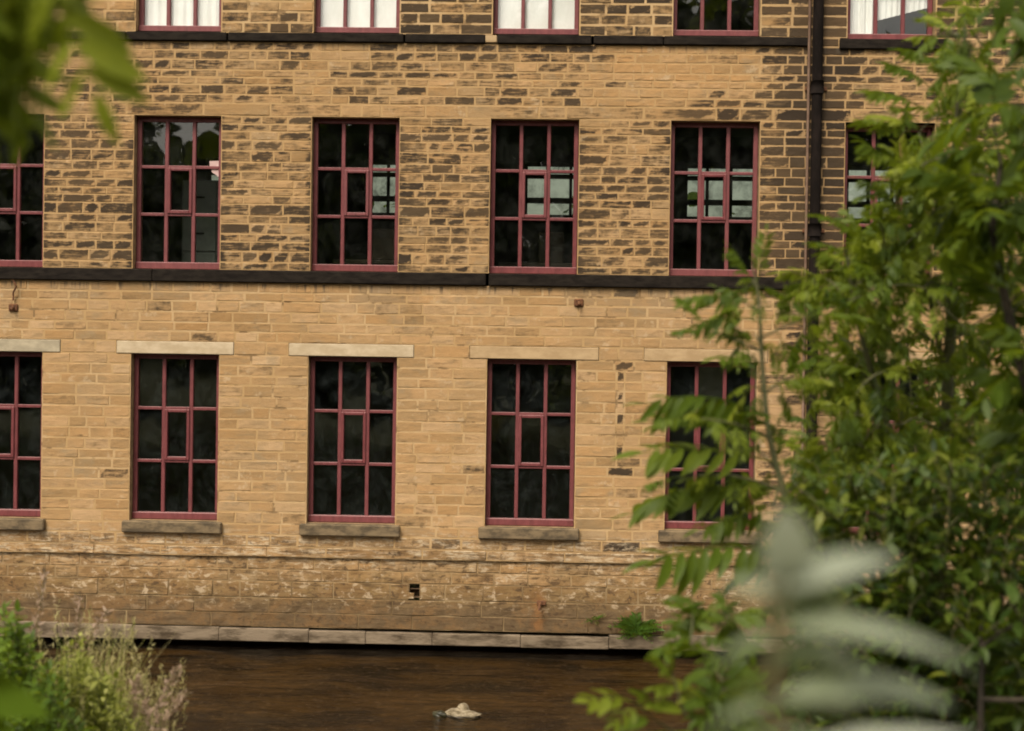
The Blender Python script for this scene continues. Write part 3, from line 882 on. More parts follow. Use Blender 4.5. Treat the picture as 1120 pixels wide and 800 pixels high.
def m_rock():
    t = NT('part_wet_rock'); X, Y, Z = t.xyz(); n = t.noise(t.coord(), 16, 5, .7)
    c = t.mix(t.step(n, .38, .62), (.12, .09, .05), (.29, .235, .155))
    w = t.math('SUBTRACT', 1, t.step(t.math('ADD', Z, t.math('MULTIPLY', t.math('SUBTRACT', n, .5), .03)), .008, .026))
    c = t.mix(w, c, (.035, .026, .014)); t.pbr(c, t.math('SUBTRACT', .9, t.math('MULTIPLY', w, .6)), t.bump(n, .7, .012), spec=.3); return t.mat
PALE = m_rock()
WETR = m_simple('wet_mossy_rock', (.022, .02, .01), (.045, .04, .016), 9, .35, .6, .01)
rock('river_rock', (6.27, -3.37, .0), (.19, .14, .058), PALE, 'pale dry rock breaking the surface of the brown river', 4)
rock('river_rock', (6.27, -3.31, .03), (.07, .06, .075), PALE, 'smaller pale rock peaking behind the flat dry river rock', 6)
rock('river_rock', (6.05, -3.40, .0), (.07, .06, .05), WETR, 'dark wet rock just left of the pale river rock', 8)

# ------------------------------------------------------------------ leaves
def leaflet(L, W, fold=.25, droop=.15, prof=.85):
    s = np.array([0, .12, .32, .55, .78, .93, 1.0])
    w = W / 2 * np.sin(np.pi * s ** prof) ** .85; w[0] = W * .03; w[-1] = W * .01
    x = L * s; zm = -droop * L * s ** 2
    V = np.stack([np.stack([x, w, zm + w * fold], 1), np.stack([x, 0 * w, zm], 1), np.stack([x, -w, zm + w * fold], 1)], 1).reshape(-1, 3)
    F = []
    for i in range(len(s) - 1):
        for j in (0, 1):
            a = i * 3 + j; F.append((a, a + 1, a + 4, a + 3))
    return V, np.array(F)


def rot(ax, a):
    return np.array(Matrix.Rotation(a, 3, ax))


def compound(pairs=5, L=.24, ll=.095, lw=.034, droop=.35, hang=.35, r=None):
    r = r or np.random.default_rng(1)
    Vs, Fs = [], []; nvv = 0
    def cur(s): return np.array([L * s * (1 - .12 * s * s), 0, -droop * L * s * s + .1 * L * s])
    def addm(V, F):
        nonlocal nvv
        Vs.append(V); Fs.append(F + nvv); nvv += len(V)
    tv, tf = tube([cur(s) for s in np.linspace(0, 1, 6)], np.linspace(.0022, .001, 6), 4, False)
    addm(np.array(tv), np.array(tf))
    ss = list(np.linspace(.26, .86, pairs))
    for s in ss + [1.0]:
        for side in ((1, -1) if s < 1 else (0,)):
            k = (.72 + .5 * math.sin(math.pi * min(1, s * .9))) * r.uniform(.85, 1.12)
            V, F = leaflet(ll * k, lw * k * r.uniform(.9, 1.15), r.uniform(.1, .45), r.uniform(.05, .3))
            yaw = side * R(r.uniform(48, 66)); pit = R(hang * r.uniform(20, 75)) if side else R(15)
            V = V @ rot('X', side * -R(r.uniform(-5, 30))).T @ rot('Y', pit).T @ rot('Z', yaw).T + cur(s)
            addm(V, F)
    return np.concatenate(Vs), np.concatenate(Fs)


def simple_leaf(L, W, r):
    V, F = leaflet(L, W, r.uniform(.1, .5), r.uniform(.1, .4), .75)
    return V + np.array([L * .12, 0, 0]), F


TR = np.random.default_rng(3)
ASH_T = [compound(TR.integers(4, 7), .22 * TR.uniform(.85, 1.15), .088, .030, TR.uniform(.15, .5), TR.uniform(.3, .9), TR) for _ in range(10)]
FINE_T = [compound(TR.integers(7, 10), .22, .049, .0135, TR.uniform(.1, .4), TR.uniform(.4, 1.0), TR) for _ in range(8)]
CORN_T = [compound(TR.integers(4, 6), .22, .072, .024, TR.uniform(.2, .5), TR.uniform(.4, .9), TR) for _ in range(6)]
BUSH_T = [simple_leaf(.055 * TR.uniform(.8, 1.2), .026 * TR.uniform(.8, 1.2), TR) for _ in range(10)]
SMALL_T = [compound(3, .10, .052, .022, TR.uniform(.1, .5), TR.uniform(.3, .8), TR) for _ in range(6)]


class Leaves:
    def __init__(s): s.V = []; s.F = []; s.T = []; s.n = 0
    def add(s, tpl, pos, fwd, up, scale=1.0, tone=.5):
        V, F = tpl
        f = np.asarray(fwd, float); f = f / (np.linalg.norm(f) + 1e-9)
        u = np.asarray(up, float); u = u - f * (u @ f); u /= np.linalg.norm(u) + 1e-9
        l = np.cross(u, f)
        W = (V * scale) @ np.stack([f, l, u]) + np.asarray(pos)
        s.V.append(W); s.F.append(F + s.n); s.n += len(V); s.T.append(np.full(len(V), tone))
    def build(s, name, mat, parent):
        return mesh_obj(name, np.concatenate(s.V), np.concatenate(s.F), mat, parent, True, None, dict(tone=np.concatenate(s.T)))


def bez(a, m, b, n=7):
    t = np.linspace(0, 1, n)[:, None]
    return (1 - t) ** 2 * a + 2 * t * (1 - t) * m + t ** 2 * b


class Plant:
    """stems plus leaves that grow towards clumps of targets"""
    def __init__(s, seed): s.r = np.random.default_rng(seed); s.tb = []; s.sk = []; s.lv = Leaves()
    def stem(s, pts, r0, r1, n=8, bend=True):
        pts = np.asarray(pts, float)
        if bend and len(pts) > 2:
            t = np.linspace(0, len(pts) - 1, (len(pts) - 1) * 5 + 1); q = []
            for x in t:
                i = min(int(x), len(pts) - 2); f = x - i
                p0, p1, p2, p3 = pts[max(i - 1, 0)], pts[i], pts[i + 1], pts[min(i + 2, len(pts) - 1)]
                q.append(.5 * (2 * p1 + (p2 - p0) * f + (2 * p0 - 5 * p1 + 4 * p2 - p3) * f ** 2 + (3 * p1 - p0 - 3 * p2 + p3) * f ** 3))
            pts = np.array(q)
        s.tb.append((pts, np.linspace(r0, r1, len(pts)), n)); s.sk.append(pts)
        return pts
    def twig_to(s, tgt, rad=.006):
        S = np.concatenate(s.sk)
        d = np.linalg.norm(S - tgt, axis=1) + .9 * np.maximum(0, S[:, 2] - tgt[2] + .05)
        a = S[np.argmin(d)]
        L = np.linalg.norm(tgt - a)
        m = (a + tgt) / 2 + np.array([0, 0, .12 * L]) + s.r.normal(0, .06 * L, 3)
        p = bez(a, m, np.asarray(tgt, float), 7)
        s.tb.append((p, np.linspace(rad * (.5 + L), rad * .3, 7), 5)); s.sk.append(p)
        return p
    def leaf_twig(s, p, tpls, scale=1, per=.07, start=.3, tones=(.45, .2), droop=.25, spread=1.0):
        L = np.linalg.norm(np.diff(p, axis=0), axis=1).sum(); n = max(1, int(L * (1 - start) / per))
        for i in range(n + 1):
            t = start + (1 - start) * i / max(n, 1); x = t * (len(p) - 1); k = min(int(x), len(p) - 2)
            pos = p[k] + (p[k + 1] - p[k]) * (x - k); d = p[k + 1] - p[k]; d = d / (np.linalg.norm(d) + 1e-9)
            az = s.r.uniform(0, 2 * math.pi)
            for sgn in (1, -1):
                side = np.cross(d, [0, 0, 1]); nn = np.linalg.norm(side); side = side / nn if nn > .1 else np.array([1.0, 0, 0])
                up2 = np.cross(side, d)
                o = math.cos(az) * side + math.sin(az) * up2
                f = d * s.r.uniform(.3, .8) + sgn * o * spread + np.array([0, 0, -droop * s.r.uniform(0, 1.5)])
                if i == n and sgn == 1: f = d + np.array([0, 0, -droop * .5])
                tpl = tpls[s.r.integers(len(tpls))]
                s.lv.add(tpl, pos, f, np.array([0, 0, 1]) + s.r.normal(0, .3, 3), scale * s.r.uniform(.7, 1.15), np.clip(s.r.normal(*tones), 0, 1))
    def clump(s, px, py, rx, ry, d, dd, n, tpls, **kw):
        T = []
        for _ in range(n):
            a = s.r.uniform(0, 2 * math.pi); q = math.sqrt(s.r.uniform(0, 1))
            T.append(P(px + rx * q * math.cos(a), py + ry * q * math.sin(a), d + s.r.uniform(-dd, dd)))
        S = np.concatenate(s.sk)
        T.sort(key=lambda t: np.min(np.linalg.norm(S - t, axis=1)))
        for t in T: s.leaf_twig(s.twig_to(t), tpls, **kw)
    def leaf_at(s, a, b, d0, d1, tpls, tone=.5, roll=.2, tw=.0018):
        """one leaf from pixel a to pixel b"""
        A, Bp = P(*a, d0), P(*b, d1)
        tpl = tpls[s.r.integers(len(tpls))]
        L = np.linalg.norm(Bp - A); own = tpl[0][:, 0].max()
        s.lv.add(tpl, A, Bp - A + np.array([0, 0, .12 * L]), np.array([0, -.35, 1]) + s.r.normal(0, roll, 3), L / own, tone)
    def build(s, name, label, cat, leafmat, barkmat, base, group=None, leafname='foliage', stemname='stem'):
        o = empty(name, base, label, cat, group)
        b = MB()
        for p, r, n in s.tb: b.tube(p, r, n)
        if s.tb: b.build(stemname, barkmat, o, True)
        s.lv.build(leafname, leafmat, o)
        return o


def foot(px, d, z=2.08):
    p = P(px, 900, d); return np.array([p[0], p[1], z])


# --- slim ash sapling on the left of the greenery
p = Plant(21)
f0 = foot(905, 4.1)
p.stem([f0, P(885, 700, 4.05), P(862, 560, 4.0), P(842, 480, 4.0), P(834, 400, 4.0), P(830, 330, 4.0), P(822, 285, 4.0)], .013, .003)
for a, b, t in (((832, 340), (736, 309), .5), ((831, 352), (745, 345), .45), ((830, 378), (757, 362), .55), ((829, 398), (772, 392), .4), ((828, 320), (792, 262), .6),
                ((828, 310), (842, 246), .6), ((833, 338), (900, 325), .42), 
                ((838, 455), (698, 416), .55), ((838, 462), (694, 446), .5), ((836, 425), (900, 415), .5),
                ((846, 505), (676, 497), .48), ((852, 535), (664, 546), .5), ((858, 560), (750, 585), .45), ((858, 552), (915, 520), .5),
                ((870, 605), (690, 613), .36), ((872, 610), (775, 640), .42), ((866, 590), (930, 560), .5), ((880, 660), (800, 680), .4), ((850, 520), (790, 555), .5),
                ((845, 500), (905, 520), .45), ((830, 340), (780, 300), .5), ((842, 480), (800, 505), .5)):
    p.leaf_at(a, b, 4.0, 4.0 + p.r.uniform(-.22, .18), FINE_T, t + p.r.uniform(-.15, .2))
p.clump(795, 335, 40, 40, 4.0, .2, 3, FINE_T, scale=.62, tones=(.6, .25), per=.06)
p.clump(760, 440, 40, 30, 4.0, .2, 2, FINE_T, scale=.62, tones=(.55, .25), per=.06)
p.clump(750, 530, 50, 30, 4.0, .2, 2, FINE_T, scale=.6, tones=(.5, .25), per=.06)
p.clump(840, 420, 30, 80, 4.1, .2, 5, FINE_T, scale=.62, tones=(.55, .25), per=.06)
p.clump(880, 560, 50, 60, 4.2, .25, 10, FINE_T, scale=.7, tones=(.55, .25))
p.clump(895, 320, 20, 40, 4.2, .2, 2, FINE_T, scale=.8, tones=(.5, .22))
p.build('ash_sapling', 'slim ash sapling reaching its feathery leaves left across the rightmost clear lower window', 'tree', ASH, TWIG, f0, 'trees on the near bank', 'crown', 'trunk')

# --- the big ash on the right
p = Plant(33)
f0 = foot(1000, 4.9)
p.stem([f0, P(1015, 700, 4.85), P(1032, 500, 4.8), P(1042, 300, 4.75), P(1046, 160, 4.7), P(1053, 70, 4.7), P(1056, 10, 4.7)], .03, .004, 10)
p.stem([P(1020, 640, 4.85), P(975, 480, 4.7), P(940, 360, 4.6), P(925, 270, 4.6)], .014, .004)
p.stem([P(1036, 420, 4.8), P(1010, 300, 4.7), P(980, 220, 4.6)], .011, .003)
p.stem([P(1030, 520, 4.8), P(1075, 400, 4.9), P(1105, 280, 5.0), P(1115, 180, 5.0)], .014, .004)
for px, py, rx, ry, n in ((1052, 38, 26, 30, 5), (1085, 75, 34, 20, 2), (1062, 110, 40, 30, 5), (1035, 165, 45, 32, 8), (1090, 180, 40, 60, 9), (1000, 215, 45, 32, 7),
                          (1040, 225, 70, 40, 10), (945, 270, 50, 30, 9), (1000, 285, 70, 35, 11), (940, 315, 42, 26, 7), (1090, 270, 40, 35, 6), (955, 345, 40, 25, 5),
                          (930, 390, 35, 28, 6), (1090, 370, 40, 50, 7), (965, 415, 60, 25, 7), (935, 440, 35, 30, 6), (1000, 465, 70, 30, 9), (1090, 460, 50, 40, 8),
                          (930, 505, 60, 35, 8), (1030, 520, 70, 40, 9)):
    p.clump(px, py, rx, ry, 4.75, .45, int(n * 1.65), FINE_T, scale=.76, tones=(.66, .27), per=.075)
for a, b in (((1030, 75), (985, 42)), ((1020, 100), (970, 58)), ((1010, 120), (945, 90)), ((1005, 135), (975, 105)), ((1000, 150), (930, 118)), ((985, 190), (930, 150)), ((990, 175), (940, 170)), ((1000, 140), (955, 140)),
             ((940, 260), (890, 225)), ((930, 280), (880, 262)), ((925, 300), (870, 300))):
    p.leaf_at(a, b, 4.6, 4.5, FINE_T, p.r.uniform(.4, .9))
p.build('ash_tree', 'bushy young ash tree with a pale leading shoot rising right of the drainpipe', 'tree', ASH, TWIG, f0, 'trees on the near bank', 'crown', 'trunk')

# --- dark-limbed tree at the right edge
p = Plant(45)
f0 = foot(1230, 3.9)
p.stem([f0, P(1190, 640, 3.85), P(1140, 480, 3.8), P(1112, 380, 3.8), P(1096, 310, 3.8), P(1086, 250, 3.8), P(1095, 180, 3.8)], .022, .006, 10)
p.stem([P(1150, 500, 3.8), P(1180, 300, 3.8), P(1170, 100, 3.7), P(1150, -30, 3.6), P(1120, -20, 3.5)], .016, .005)
for px, py, rx, ry, n in ((1100, 235, 40, 25, 5), (1075, 215, 30, 20, 3), (1110, 330, 30, 40, 3), (1125, 430, 30, 60, 6), (1110, 140, 30, 30, 2)):
    p.clump(px, py, rx, ry, 3.8, .25, n, ASH_T, scale=.85, tones=(.36, .2))
for a, b in (((1135, -20), (1085, 38)), ((1140, 0), (1100, 48)), ((1150, 10), (1118, 52)), ((1120, -25), (1072, 12)), ((1145, 20), (1112, 90)), ((1130, 120), (1078, 112)), ((1130, 130), (1085, 150))):
    p.leaf_at(a, b, 3.6, 3.5, ASH_T, p.r.uniform(.15, .4))
p.build('ash_tree', 'tree with a bare dark limb leaning in from the right edge', 'tree', ASH, DARKBARK, f0, 'trees on the near bank', 'crown', 'trunk')

# --- thickets of small leaves low on the right
def thicket(px0, px1, py0, py1, d, n, seed, label, tones, mat=BUSH):
    q = Plant(seed); f0 = foot((px0 + px1) / 2, d)
    for i in range(7):
        t = (i + .5) / 7; x = px0 + (px1 - px0) * t
        q.stem([f0 + np.array([(t - .5) * .5, q.r.uniform(-.2, .2), 0]), P(x, py1 + 60, d + q.r.uniform(-.2, .2)), P(x + q.r.uniform(-20, 20), (py0 + py1) / 2, d + q.r.uniform(-.3, .3)), P(x + q.r.uniform(-30, 30), py0 + 20, d + q.r.uniform(-.3, .3))], .009, .003, 6)
    for _ in range(n):
        x, y = q.r.uniform(px0, px1), py0 + (py1 - py0) * q.r.uniform(0, 1) ** .9
        q.leaf_twig(q.twig_to(P(x, y, d + q.r.uniform(-.35, .35)), .004), BUSH_T, per=.022, start=.1, scale=q.r.uniform(.6, 1.15), tones=tones, droop=.3)
    return q.build('thicket_shrub', label, 'shrub', mat, TWIG, f0, 'shrubs low on the near bank')
thicket(865, 1010, 500, 800, 4.1, 520, 61, 'dense small leaved shrub filling the bank below the drainpipe', (.55, .27))
thicket(985, 1150, 490, 800, 3.95, 640, 62, 'darker small leaved shrub in the lower right corner', (.42, .26))
thicket(1000, 1140, 350, 540, 6.4, 170, 63, 'yellowish small leaved shrub half hidden behind the big ash', (.62, .24))
q = Plant(64); f0 = foot(1075, 3.55)
q.stem([f0, P(1072, 830, 3.55), P(1073, 765, 3.55), P(1074, 700, 3.6)], .011, .006); q.stem([P(1073, 765, 3.55), P(1110, 766, 3.5), P(1150, 764, 3.5)], .007, .006)
q.clump(1085, 680, 45, 30, 3.65, .2, 8, BUSH_T, per=.03, tones=(.35, .2))
q.build('thicket_shrub', 'bare forked dark stem standing in the lower right corner', 'shrub', BUSH, DARKBARK, f0, 'shrubs low on the near bank')

# --- small sapling by the water
q = Plant(71); f0 = foot(770, 3.4)
q.stem([f0, P(762, 830, 3.35), P(748, 780, 3.3), P(735, 735, 3.3)], .006, .002, 6); q.stem([P(755, 810, 3.3), P(720, 790, 3.3), P(690, 765, 3.25)], .004, .0015, 5)
q.stem([P(760, 820, 3.3), P(790, 760, 3.35), P(805, 715, 3.4)], .005, .002, 6)
for a, b, t in (((690, 768), (636, 755), .9), ((700, 775), (664, 790), .8), ((712, 785), (680, 800), .5), ((722, 780), (700, 745), .6), ((735, 740), (712, 715), .7), ((740, 750), (705, 752), .75),
                ((742, 760), (770, 730), .5), ((750, 780), (712, 768), .8), ((745, 770), (780, 760), .4), ((735, 735), (745, 705), .6), ((760, 800), (725, 812), .5), ((770, 795), (800, 805), .4), ((800, 730), (765, 712), .4),
                ((805, 715), (830, 690), .5), ((800, 735), (832, 742), .4), ((788, 765), (820, 780), .3), ((790, 760), (752, 790), .3), ((730, 800), (700, 805), .5)):
    q.leaf_at(a, b, 3.3, 3.25, [(simple_leaf(.055, .024, q.r)) for _ in range(3)] + SMALL_T, t)
q.clump(800, 780, 35, 30, 3.4, .15, 8, SMALL_T, scale=.9, tones=(.4, .2), per=.05)
q.clump(790, 690, 45, 30, 3.6, .2, 6, SMALL_T, scale=.9, tones=(.4, .2), per=.05)
q.build('small_sapling', 'small sapling with pale tipped leaves overhanging the water beside the rightmost shrubs', 'sapling', ASH, TWIG, f0)

# --- out-of-focus shoot close to the lens
q = Plant(81); D = .82
f0 = np.array([*P(850, 900, D)[:2], 2.09])
q.stem([f0, P(842, 860, D), P(848, 760, D), P(858, 660, D), P(860, 625, D)], .0028, .0016, 8)
BT = [leaflet(.13, .030, .25, .42, .8), leaflet(.13, .034, .35, .30, .75), leaflet(.13, .028, .15, .5, .85)]
BW = leaflet(.13, .10, .15, .2, .8)
for a, b, dd, t, up in (((858, 632), (864, 572), -.02, .95, (0, -.8, .6)), ((858, 645), (842, 590), .0, .7, (0, -.8, .6)), ((862, 645), (985, 625), .03, .75, (.1, -.75, .8)), ((857, 655), (785, 640), .03, .6, (-.2, -.5, 1)), ((857, 690), (1035, 708), -.02, .9, (.2, -.7, .9)),
                        ((853, 695), (780, 728), .02, .6, (-.1, -.6, .9)), ((852, 765), (1040, 764), .02, .6, (0, -.5, 1)), ((848, 770), (770, 800), .02, .4, (0, -.5, 1)), ((846, 850), (1005, 806), -.05, 1, (0, -.75, .8)),
                        ((860, 625), (915, 640), .08, .45, (0, -.4, 1)), ((846, 800), (925, 830), 0, .5, (0, -.4, 1)), ((851, 735), (930, 722), .09, .3, (.3, -.3, 1)), ((858, 672), (960, 668), .1, .5, (.1, -.5, 1)), ((850, 720), (990, 740), .06, .45, (.1, -.5, 1)),
                        ((851, 735), (802, 755), .06, .4, (0, -.4, 1)), ((850, 800), (790, 830), .0, .5, (0, -.5, 1)), ((858, 650), (925, 655), .10, .4, (0, -.4, 1)), ((856, 665), (790, 672), .06, .6, (0, -.6, .8)), ((852, 780), (985, 790), .08, .35, (0, -.4, 1))):
    A, Bp = P(*a, D), P(*b, D + dd); L = np.linalg.norm(Bp - A); tpl = BW if b[1] < 600 else BT[q.r.integers(3)]
    q.lv.add(tpl, A, Bp - A + np.array([0, 0, .30 * L]), np.array(up) + q.r.normal(0, .2, 3), L / .118, np.clip(t + q.r.normal(.05, .18), 0, 1))
q.build('leafy_shoot', 'blurred grey green shoot with long pale leaves close to the lens', 'shrub', BROAD, TWIG, f0)

# --- blurred ash branch at the top left
q = Plant(91); D = 1.55
base = P(-260, 1100, 2.2); base[2] = 2.09
q.stem([base, P(-220, 500, 2.0), P(-160, 60, 1.8), P(-60, -80, 1.6), P(60, -110, 1.55), P(140, -100, 1.55)], .022, .005, 8)
for a, b, dd, t in (((10, -70), (48, 165), .0, .4), ((62, -90), (100, 165), .05, .4), ((85, -95), (150, 110), -.05, .65), ((-45, -40), (20, 160), .1, .3), ((20, -80), (72, 90), .1, .5), ((100, -95), (142, 60), .05, .5),
                    ((-60, -20), (0, 180), .0, .35), ((-50, 60), (34, 200), -.1, .5), ((40, -90), (46, 70), .1, .4), ((-10, -70), (8, 90), .15, .3), ((70, -100), (90, 60), .1, .6), ((-70, 20), (16, 110), .1, .35), ((30, -80), (58, 140), .08, .4),
                    ((-20, -60), (60, 40), .05, .5), ((50, -90), (125, 30), .1, .45), ((5, -70), (30, 60), -.05, .4), ((-40, -50), (50, 110), .05, .35), ((90, -100), (110, 40), .0, .5), ((-30, -60), (30, 30), .1, .6)):
    q.leaf_at((a[0] - 48, a[1] + 8), (b[0] - 58, b[1] + 20), D, D + dd, CORN_T, min(1, t + .38), .8)
q.build('ash_tree', 'blurred ash branch hanging into the top left corner', 'tree', ASH, BARK, base, 'trees on the near bank', 'crown', 'trunk')

# ------------------------------------------------------------------ bank plants at the lower left
def blade(L, W, lean, curl, n=5):
    s = np.linspace(0, 1, n); x = L * (lean * s + curl * s ** 2); z = L * s * (1 - .25 * curl * s)
    w = W / 2 * (1 - s ** 1.6) + .0004
    V = np.stack([np.stack([x, w, z], 1), np.stack([x, -w, z], 1)], 1).reshape(-1, 3)
    return V, np.array([(2 * i, 2 * i + 1, 2 * i + 3, 2 * i + 2) for i in range(n - 1)])


def grass_clump(px, d, top, nb, seed, label, mat, spread=.12, head=True):
    r = np.random.default_rng(seed); lv = Leaves(); hd = Leaves()
    f0 = foot(px, d); f0[2] = gz(0, f0[1])
    zt = P(px, top, d)[2]; Hh = zt - f0[2]
    for i in range(nb):
        a = r.uniform(0, 2 * math.pi); o = r.normal(0, spread * .5, 2)
        V, F = blade(Hh * (.45 + .57 * r.uniform(0, 1) ** 1.6), r.uniform(.002, .0045), r.uniform(0, .25), r.uniform(0, .4))
        Rz = rot('Z', a); lv.V.append(V @ Rz.T + f0 + np.array([o[0], o[1], 0])); lv.F.append(F + lv.n); lv.n += len(V); lv.T.append(np.full(len(V), np.clip(r.normal(.5, .25), 0, 1)))
        if head and r.random() < .5:
            tip = lv.V[-1][-1]
            for j in range(14):
                t = j / 14; c = tip + np.array([r.normal(0, .006), r.normal(0, .006), -.10 * t + .02])
                hd.add(leaflet(.022, .004, .1, .1), c, r.normal(0, 1, 3) + np.array([0, 0, 1.3]), r.normal(0, 1, 3), r.uniform(.7, 1.3), np.clip(r.normal(.5, .25), 0, 1))
    o = empty('grass_clump', f0, label, 'grass', 'grass clumps on the near bank')
    lv.build('blades', mat, o)
    if hd.V: hd.build('seed_heads', STRAW, o)
grass_clump(126, 6.2, 728, 330, 1, 'straw coloured grass clump with seed heads, rightmost on the left bank', STRAW, .2)
grass_clump(104, 6.0, 672, 260, 2, 'tallest pale grass clump standing before the concrete footing', STRAW, .14)
grass_clump(75, 5.7, 700, 200, 3, 'yellowish grass clump between the leafy herb and the tall pale grass', HERB, .25)
grass_clump(30, 5.4, 680, 110, 4, 'greener grass clump at the left edge behind the leafy plants', NETTLE, .25, False)


def herb(px, d, top, w, n, seed, label, mat, tones, lsize=1.0, tpls=None):
    q = Plant(seed); f0 = foot(px, d); f0[2] = gz(0, f0[1])
    for i in range(16):
        t = q.r.uniform(-1, 1)
        x = px + w * t; y = top + abs(t) ** 1.5 * 45 + q.r.uniform(0, 30)
        pts = q.stem([f0 + np.array([t * .1, q.r.uniform(-.1, .1), 0]), P(px + w * t * .7, 830, d + q.r.uniform(-.15, .15)), P(x, y, d + q.r.uniform(-.25, .25))], .004, .0015, 5)
        q.leaf_twig(pts[3:], tpls or BUSH_T, per=.02, start=.0, scale=lsize * q.r.uniform(.7, 1.1), tones=tones, droop=.1)
    for _ in range(n):
        t = q.r.uniform(-1, 1)
        q.leaf_twig(q.twig_to(P(px + w * t, top + 20 + abs(t) ** 1.5 * 50 + q.r.uniform(0, 120), d + q.r.uniform(-.3, .3)), .003), tpls or BUSH_T, per=.02, start=.1, scale=lsize * q.r.uniform(.6, 1.1), tones=tones, droop=.1)
    q.build('leafy_herb', label, 'plant', mat, TWIG, f0, 'leafy plants on the near bank')
herb(82, 5.6, 694, 50, 460, 101, 'pale yellow green bushy herb in the middle of the left bank', HERB, (.5, .25), .7)
herb(10, 5.2, 660, 26, 100, 102, 'fresh green leafy plant rising at the left edge', NETTLE, (.5, .25), 1.0)
herb(45, 5.0, 728, 48, 200, 103, 'darker green leafy plant low in the lower left corner', NETTLE, (.3, .22), .8)
herb(114, 5.5, 738, 40, 320, 104, 'olive pale herb at the right foot of the left bank', HERB, (.5, .28), .55)


def dry_stalk(pts, d, seed, label):
    q = np.random.default_rng(seed); b = MB(); hd = Leaves()
    W = np.array([P(x, y, d) for x, y in pts]); f0 = foot(pts[0][0], d); f0[2] = gz(0, f0[1])
    o = empty('dry_stalk', f0, label, 'dried plant', 'dried stalks on the near bank')
    path = np.concatenate([[f0], W]); b.tube(path, np.linspace(.003, .001, len(path)), 5)
    b.build('stem', STRAW, o, True)
    for k in range(130):
        t = q.uniform(.12, 1) * (len(W) - 1); i = min(int(t), len(W) - 2); c = W[i] + (W[i + 1] - W[i]) * (t - i)
        dv = W[-1] - W[0]; dv /= np.linalg.norm(dv)
        hd.add(leaflet(.024, .007, .2, .2), c + q.normal(0, .008, 3), dv + q.normal(0, .55, 3), q.normal(0, 1, 3), q.uniform(.6, 1.4), np.clip(q.normal(.5, .25), 0, 1))
    hd.build('seed_head', DRYHEAD, o)
dry_stalk([(160, 830), (172, 780), (184, 750), (196, 733)], 5.5, 1, 'dry pinkish seed stalk leaning out furthest over the water')
dry_stalk([(165, 830), (180, 790), (192, 770), (202, 762)], 5.4, 2, 'low dry pinkish stalk beneath the furthest leaning one')
dry_stalk([(140, 830), (145, 790), (147, 760), (150, 742)], 5.6, 3, 'upright brown seed stalk over the straw grass')
dry_stalk([(60, 760), (85, 720), (103, 690), (118, 668)], 5.9, 4, 'thin dry stalk slanting up to the right before the footing')
dry_stalk([(20, 760), (36, 700), (44, 660), (50, 622)], 5.9, 6, 'tall wispy dry stem rising highest against the wall at the far left')
dry_stalk([(80, 780), (84, 720), (86, 685), (88, 652)], 6.0, 7, 'straight thin dry stem standing above the yellow green herb')
dry_stalk([(168, 830), (165, 800), (158, 770), (152, 748)], 5.6, 5, 'dry stalk bending left above the straw grass')

# big soft leaf near the lens at the lower left
q = Plant(111); f0 = foot(-60, 1.7)
q.stem([f0, P(-70, 860, 1.7), P(-50, 740, 1.7)], .005, .003, 6)
for a, b, t, up in (((-60, 745), (44, 775), .45, (0, -.9, .6)), ((-55, 760), (20, 830), .5, (0, -.8, .8)), ((-55, 740), (-10, 690), .4, (0, -.5, 1))):
    A, Bp = P(*a, 1.7), P(*b, 1.62); L = np.linalg.norm(Bp - A); q.lv.add(leaflet(.12, .042, .15, .15, .75), A, Bp - A, up, L / .12, t)
q.build('broad_leaf_plant', 'blurred broad green leaf poking in at the lower left edge', 'plant', FRESH, TWIG, f0)

# ferns rooted in the wall foot
def wall_fern(x, z, size, n, seed, label):
    r = np.random.default_rng(seed); lv = Leaves()
    o = empty('wall_fern', (x, YW - .03, z), label, 'fern', 'ferns rooted in the mill wall')
    for i in range(n):
        a = r.uniform(-1.3, 1.3)
        f = np.array([.7 * math.sin(a), -r.uniform(.2, .7), r.uniform(.1, 1.6)])
        lv.add(compound(7, .2, .05, .018, r.uniform(.4, .9), .2, r), (x + r.normal(0, .015), YW - .01, z + r.normal(0, .015)), f, (0, -.5, 1), size * r.uniform(.6, 1.1), np.clip(r.normal(.5, .2), 0, 1))
    lv.build('fronds', FERN, o)
wall_fern(8.30, .26, 1.45, 46, 5, 'bright green fern clump growing from the wall foot just above the water')
wall_fern(7.74, .40, .7, 8, 6, 'tiny fern sprig on the wall foot left of the larger fern')

# ------------------------------------------------------------------ woodland across the lane, seen in the glass
r = np.random.default_rng(77); lv = Leaves(); cards = [leaflet(.9, .55, .2, .2), leaflet(.7, .5, .3, .3)]
for i in range(46):
    x = -32 + i * 1.75 + r.uniform(-1, 1); y = -31 - r.uniform(0, 7); h = r.uniform(12.5, 15.5) + 1.5 * math.sin(x * .25) + (3.2 if 6 < x < 40 else 0)
    for k in range(420):
        v = r.normal(0, 1, 3); v /= np.linalg.norm(v); q_ = r.uniform(.55, 1) ** .5
        c = np.array([x, y, h * .55]) + v * q_ * np.array([2.6, 2.4, h * .45])
        lv.add(cards[k % 2], c, r.normal(0, 1, 3), v + r.normal(0, .4, 3), r.uniform(.8, 1.8), np.clip(r.normal(.35, .25), 0, 1))
o = lv.build('woodland', BUSH, None)
tag(o, 'dark wood across the lane mirrored in the window glass', 'woodland', kind='stuff')

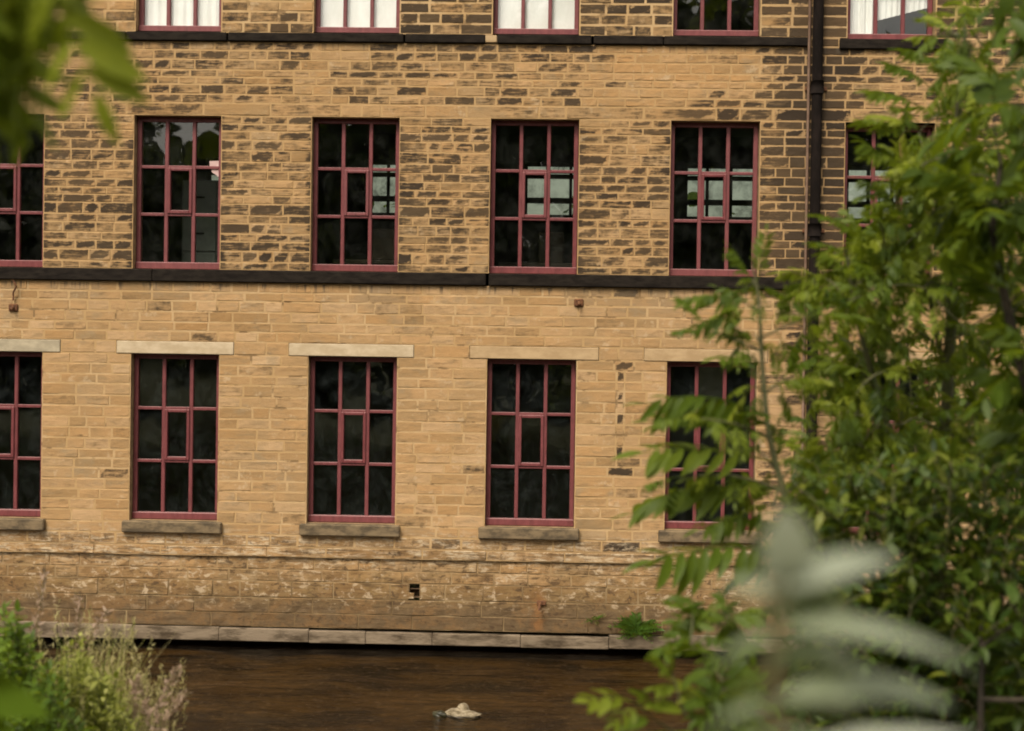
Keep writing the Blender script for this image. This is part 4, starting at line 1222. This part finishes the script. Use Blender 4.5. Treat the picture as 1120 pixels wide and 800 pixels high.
lv = Leaves()
for i in range(12):
    x = -2 + i * 1.6 + r.uniform(-.5, .5)
    for k in range(160):
        v = r.normal(0, 1, 3); v /= np.linalg.norm(v)
        lv.add(cards[k % 2], np.array([x, 10 + r.uniform(-.5, .5), 4.6]) + v * r.uniform(.5, 1) ** .5 * np.array([1.2, 1.0, 2.5 + .5 * math.sin(i * 2.1)]), r.normal(0, 1, 3), v, r.uniform(.3, .7), np.clip(r.normal(.5, .25), 0, 1))
tag(lv.build('rear_hedge', BUSH, None), 'green hedge beyond the building glimpsed through the far windows', 'hedge', kind='stuff')

# ------------------------------------------------------------------ light
SUN_EL, SUN_AZ = R(52), R(205)
world = bpy.data.worlds.new("World"); scene.world = world; world.use_nodes = True
nt = world.node_tree; nt.nodes.clear()
sky = nt.nodes.new('ShaderNodeTexSky'); sky.sky_type = 'NISHITA'; sky.sun_disc = False
sky.sun_elevation = SUN_EL; sky.sun_rotation = SUN_AZ; sky.air_density = 1.2; sky.dust_density = 4.0
hs = nt.nodes.new('ShaderNodeHueSaturation'); hs.inputs['Saturation'].default_value = .22
mxr = nt.nodes.new('ShaderNodeMix'); mxr.data_type = 'RGBA'; mxr.blend_type = 'MULTIPLY'; mxr.inputs[0].default_value = 1
mxr.inputs[7].default_value = (1.0, .95, .84, 1)
bg = nt.nodes.new('ShaderNodeBackground'); bg.inputs[1].default_value = .122
wo = nt.nodes.new('ShaderNodeOutputWorld')
nt.links.new(sky.outputs[0], hs.inputs['Color']); nt.links.new(hs.outputs[0], mxr.inputs[6]); nt.links.new(mxr.outputs[2], bg.inputs[0]); nt.links.new(bg.outputs[0], wo.inputs[0])
sl = bpy.data.lights.new('sun', 'SUN'); sl.energy = 1.6; sl.angle = R(18); sl.color = (1, .92, .80)
so = bpy.data.objects.new('sun', sl); COL.objects.link(so)
sd = Vector((math.sin(SUN_AZ) * math.cos(SUN_EL), math.cos(SUN_AZ) * math.cos(SUN_EL), math.sin(SUN_EL)))
so.rotation_euler = (-sd).to_track_quat('-Z', 'Y').to_euler(); so.location = sd * 60

vs = scene.view_settings
vs.view_transform = 'Standard'; vs.look = 'None'; vs.gamma = 1; vs.use_curve_mapping = False; vs.exposure = 0.95
scene.render.engine = 'CYCLES'
scene.cycles.use_denoising = True
scene.cycles.max_bounces = 8; scene.cycles.transparent_max_bounces = 12
scene.cycles.filter_width = 1.9
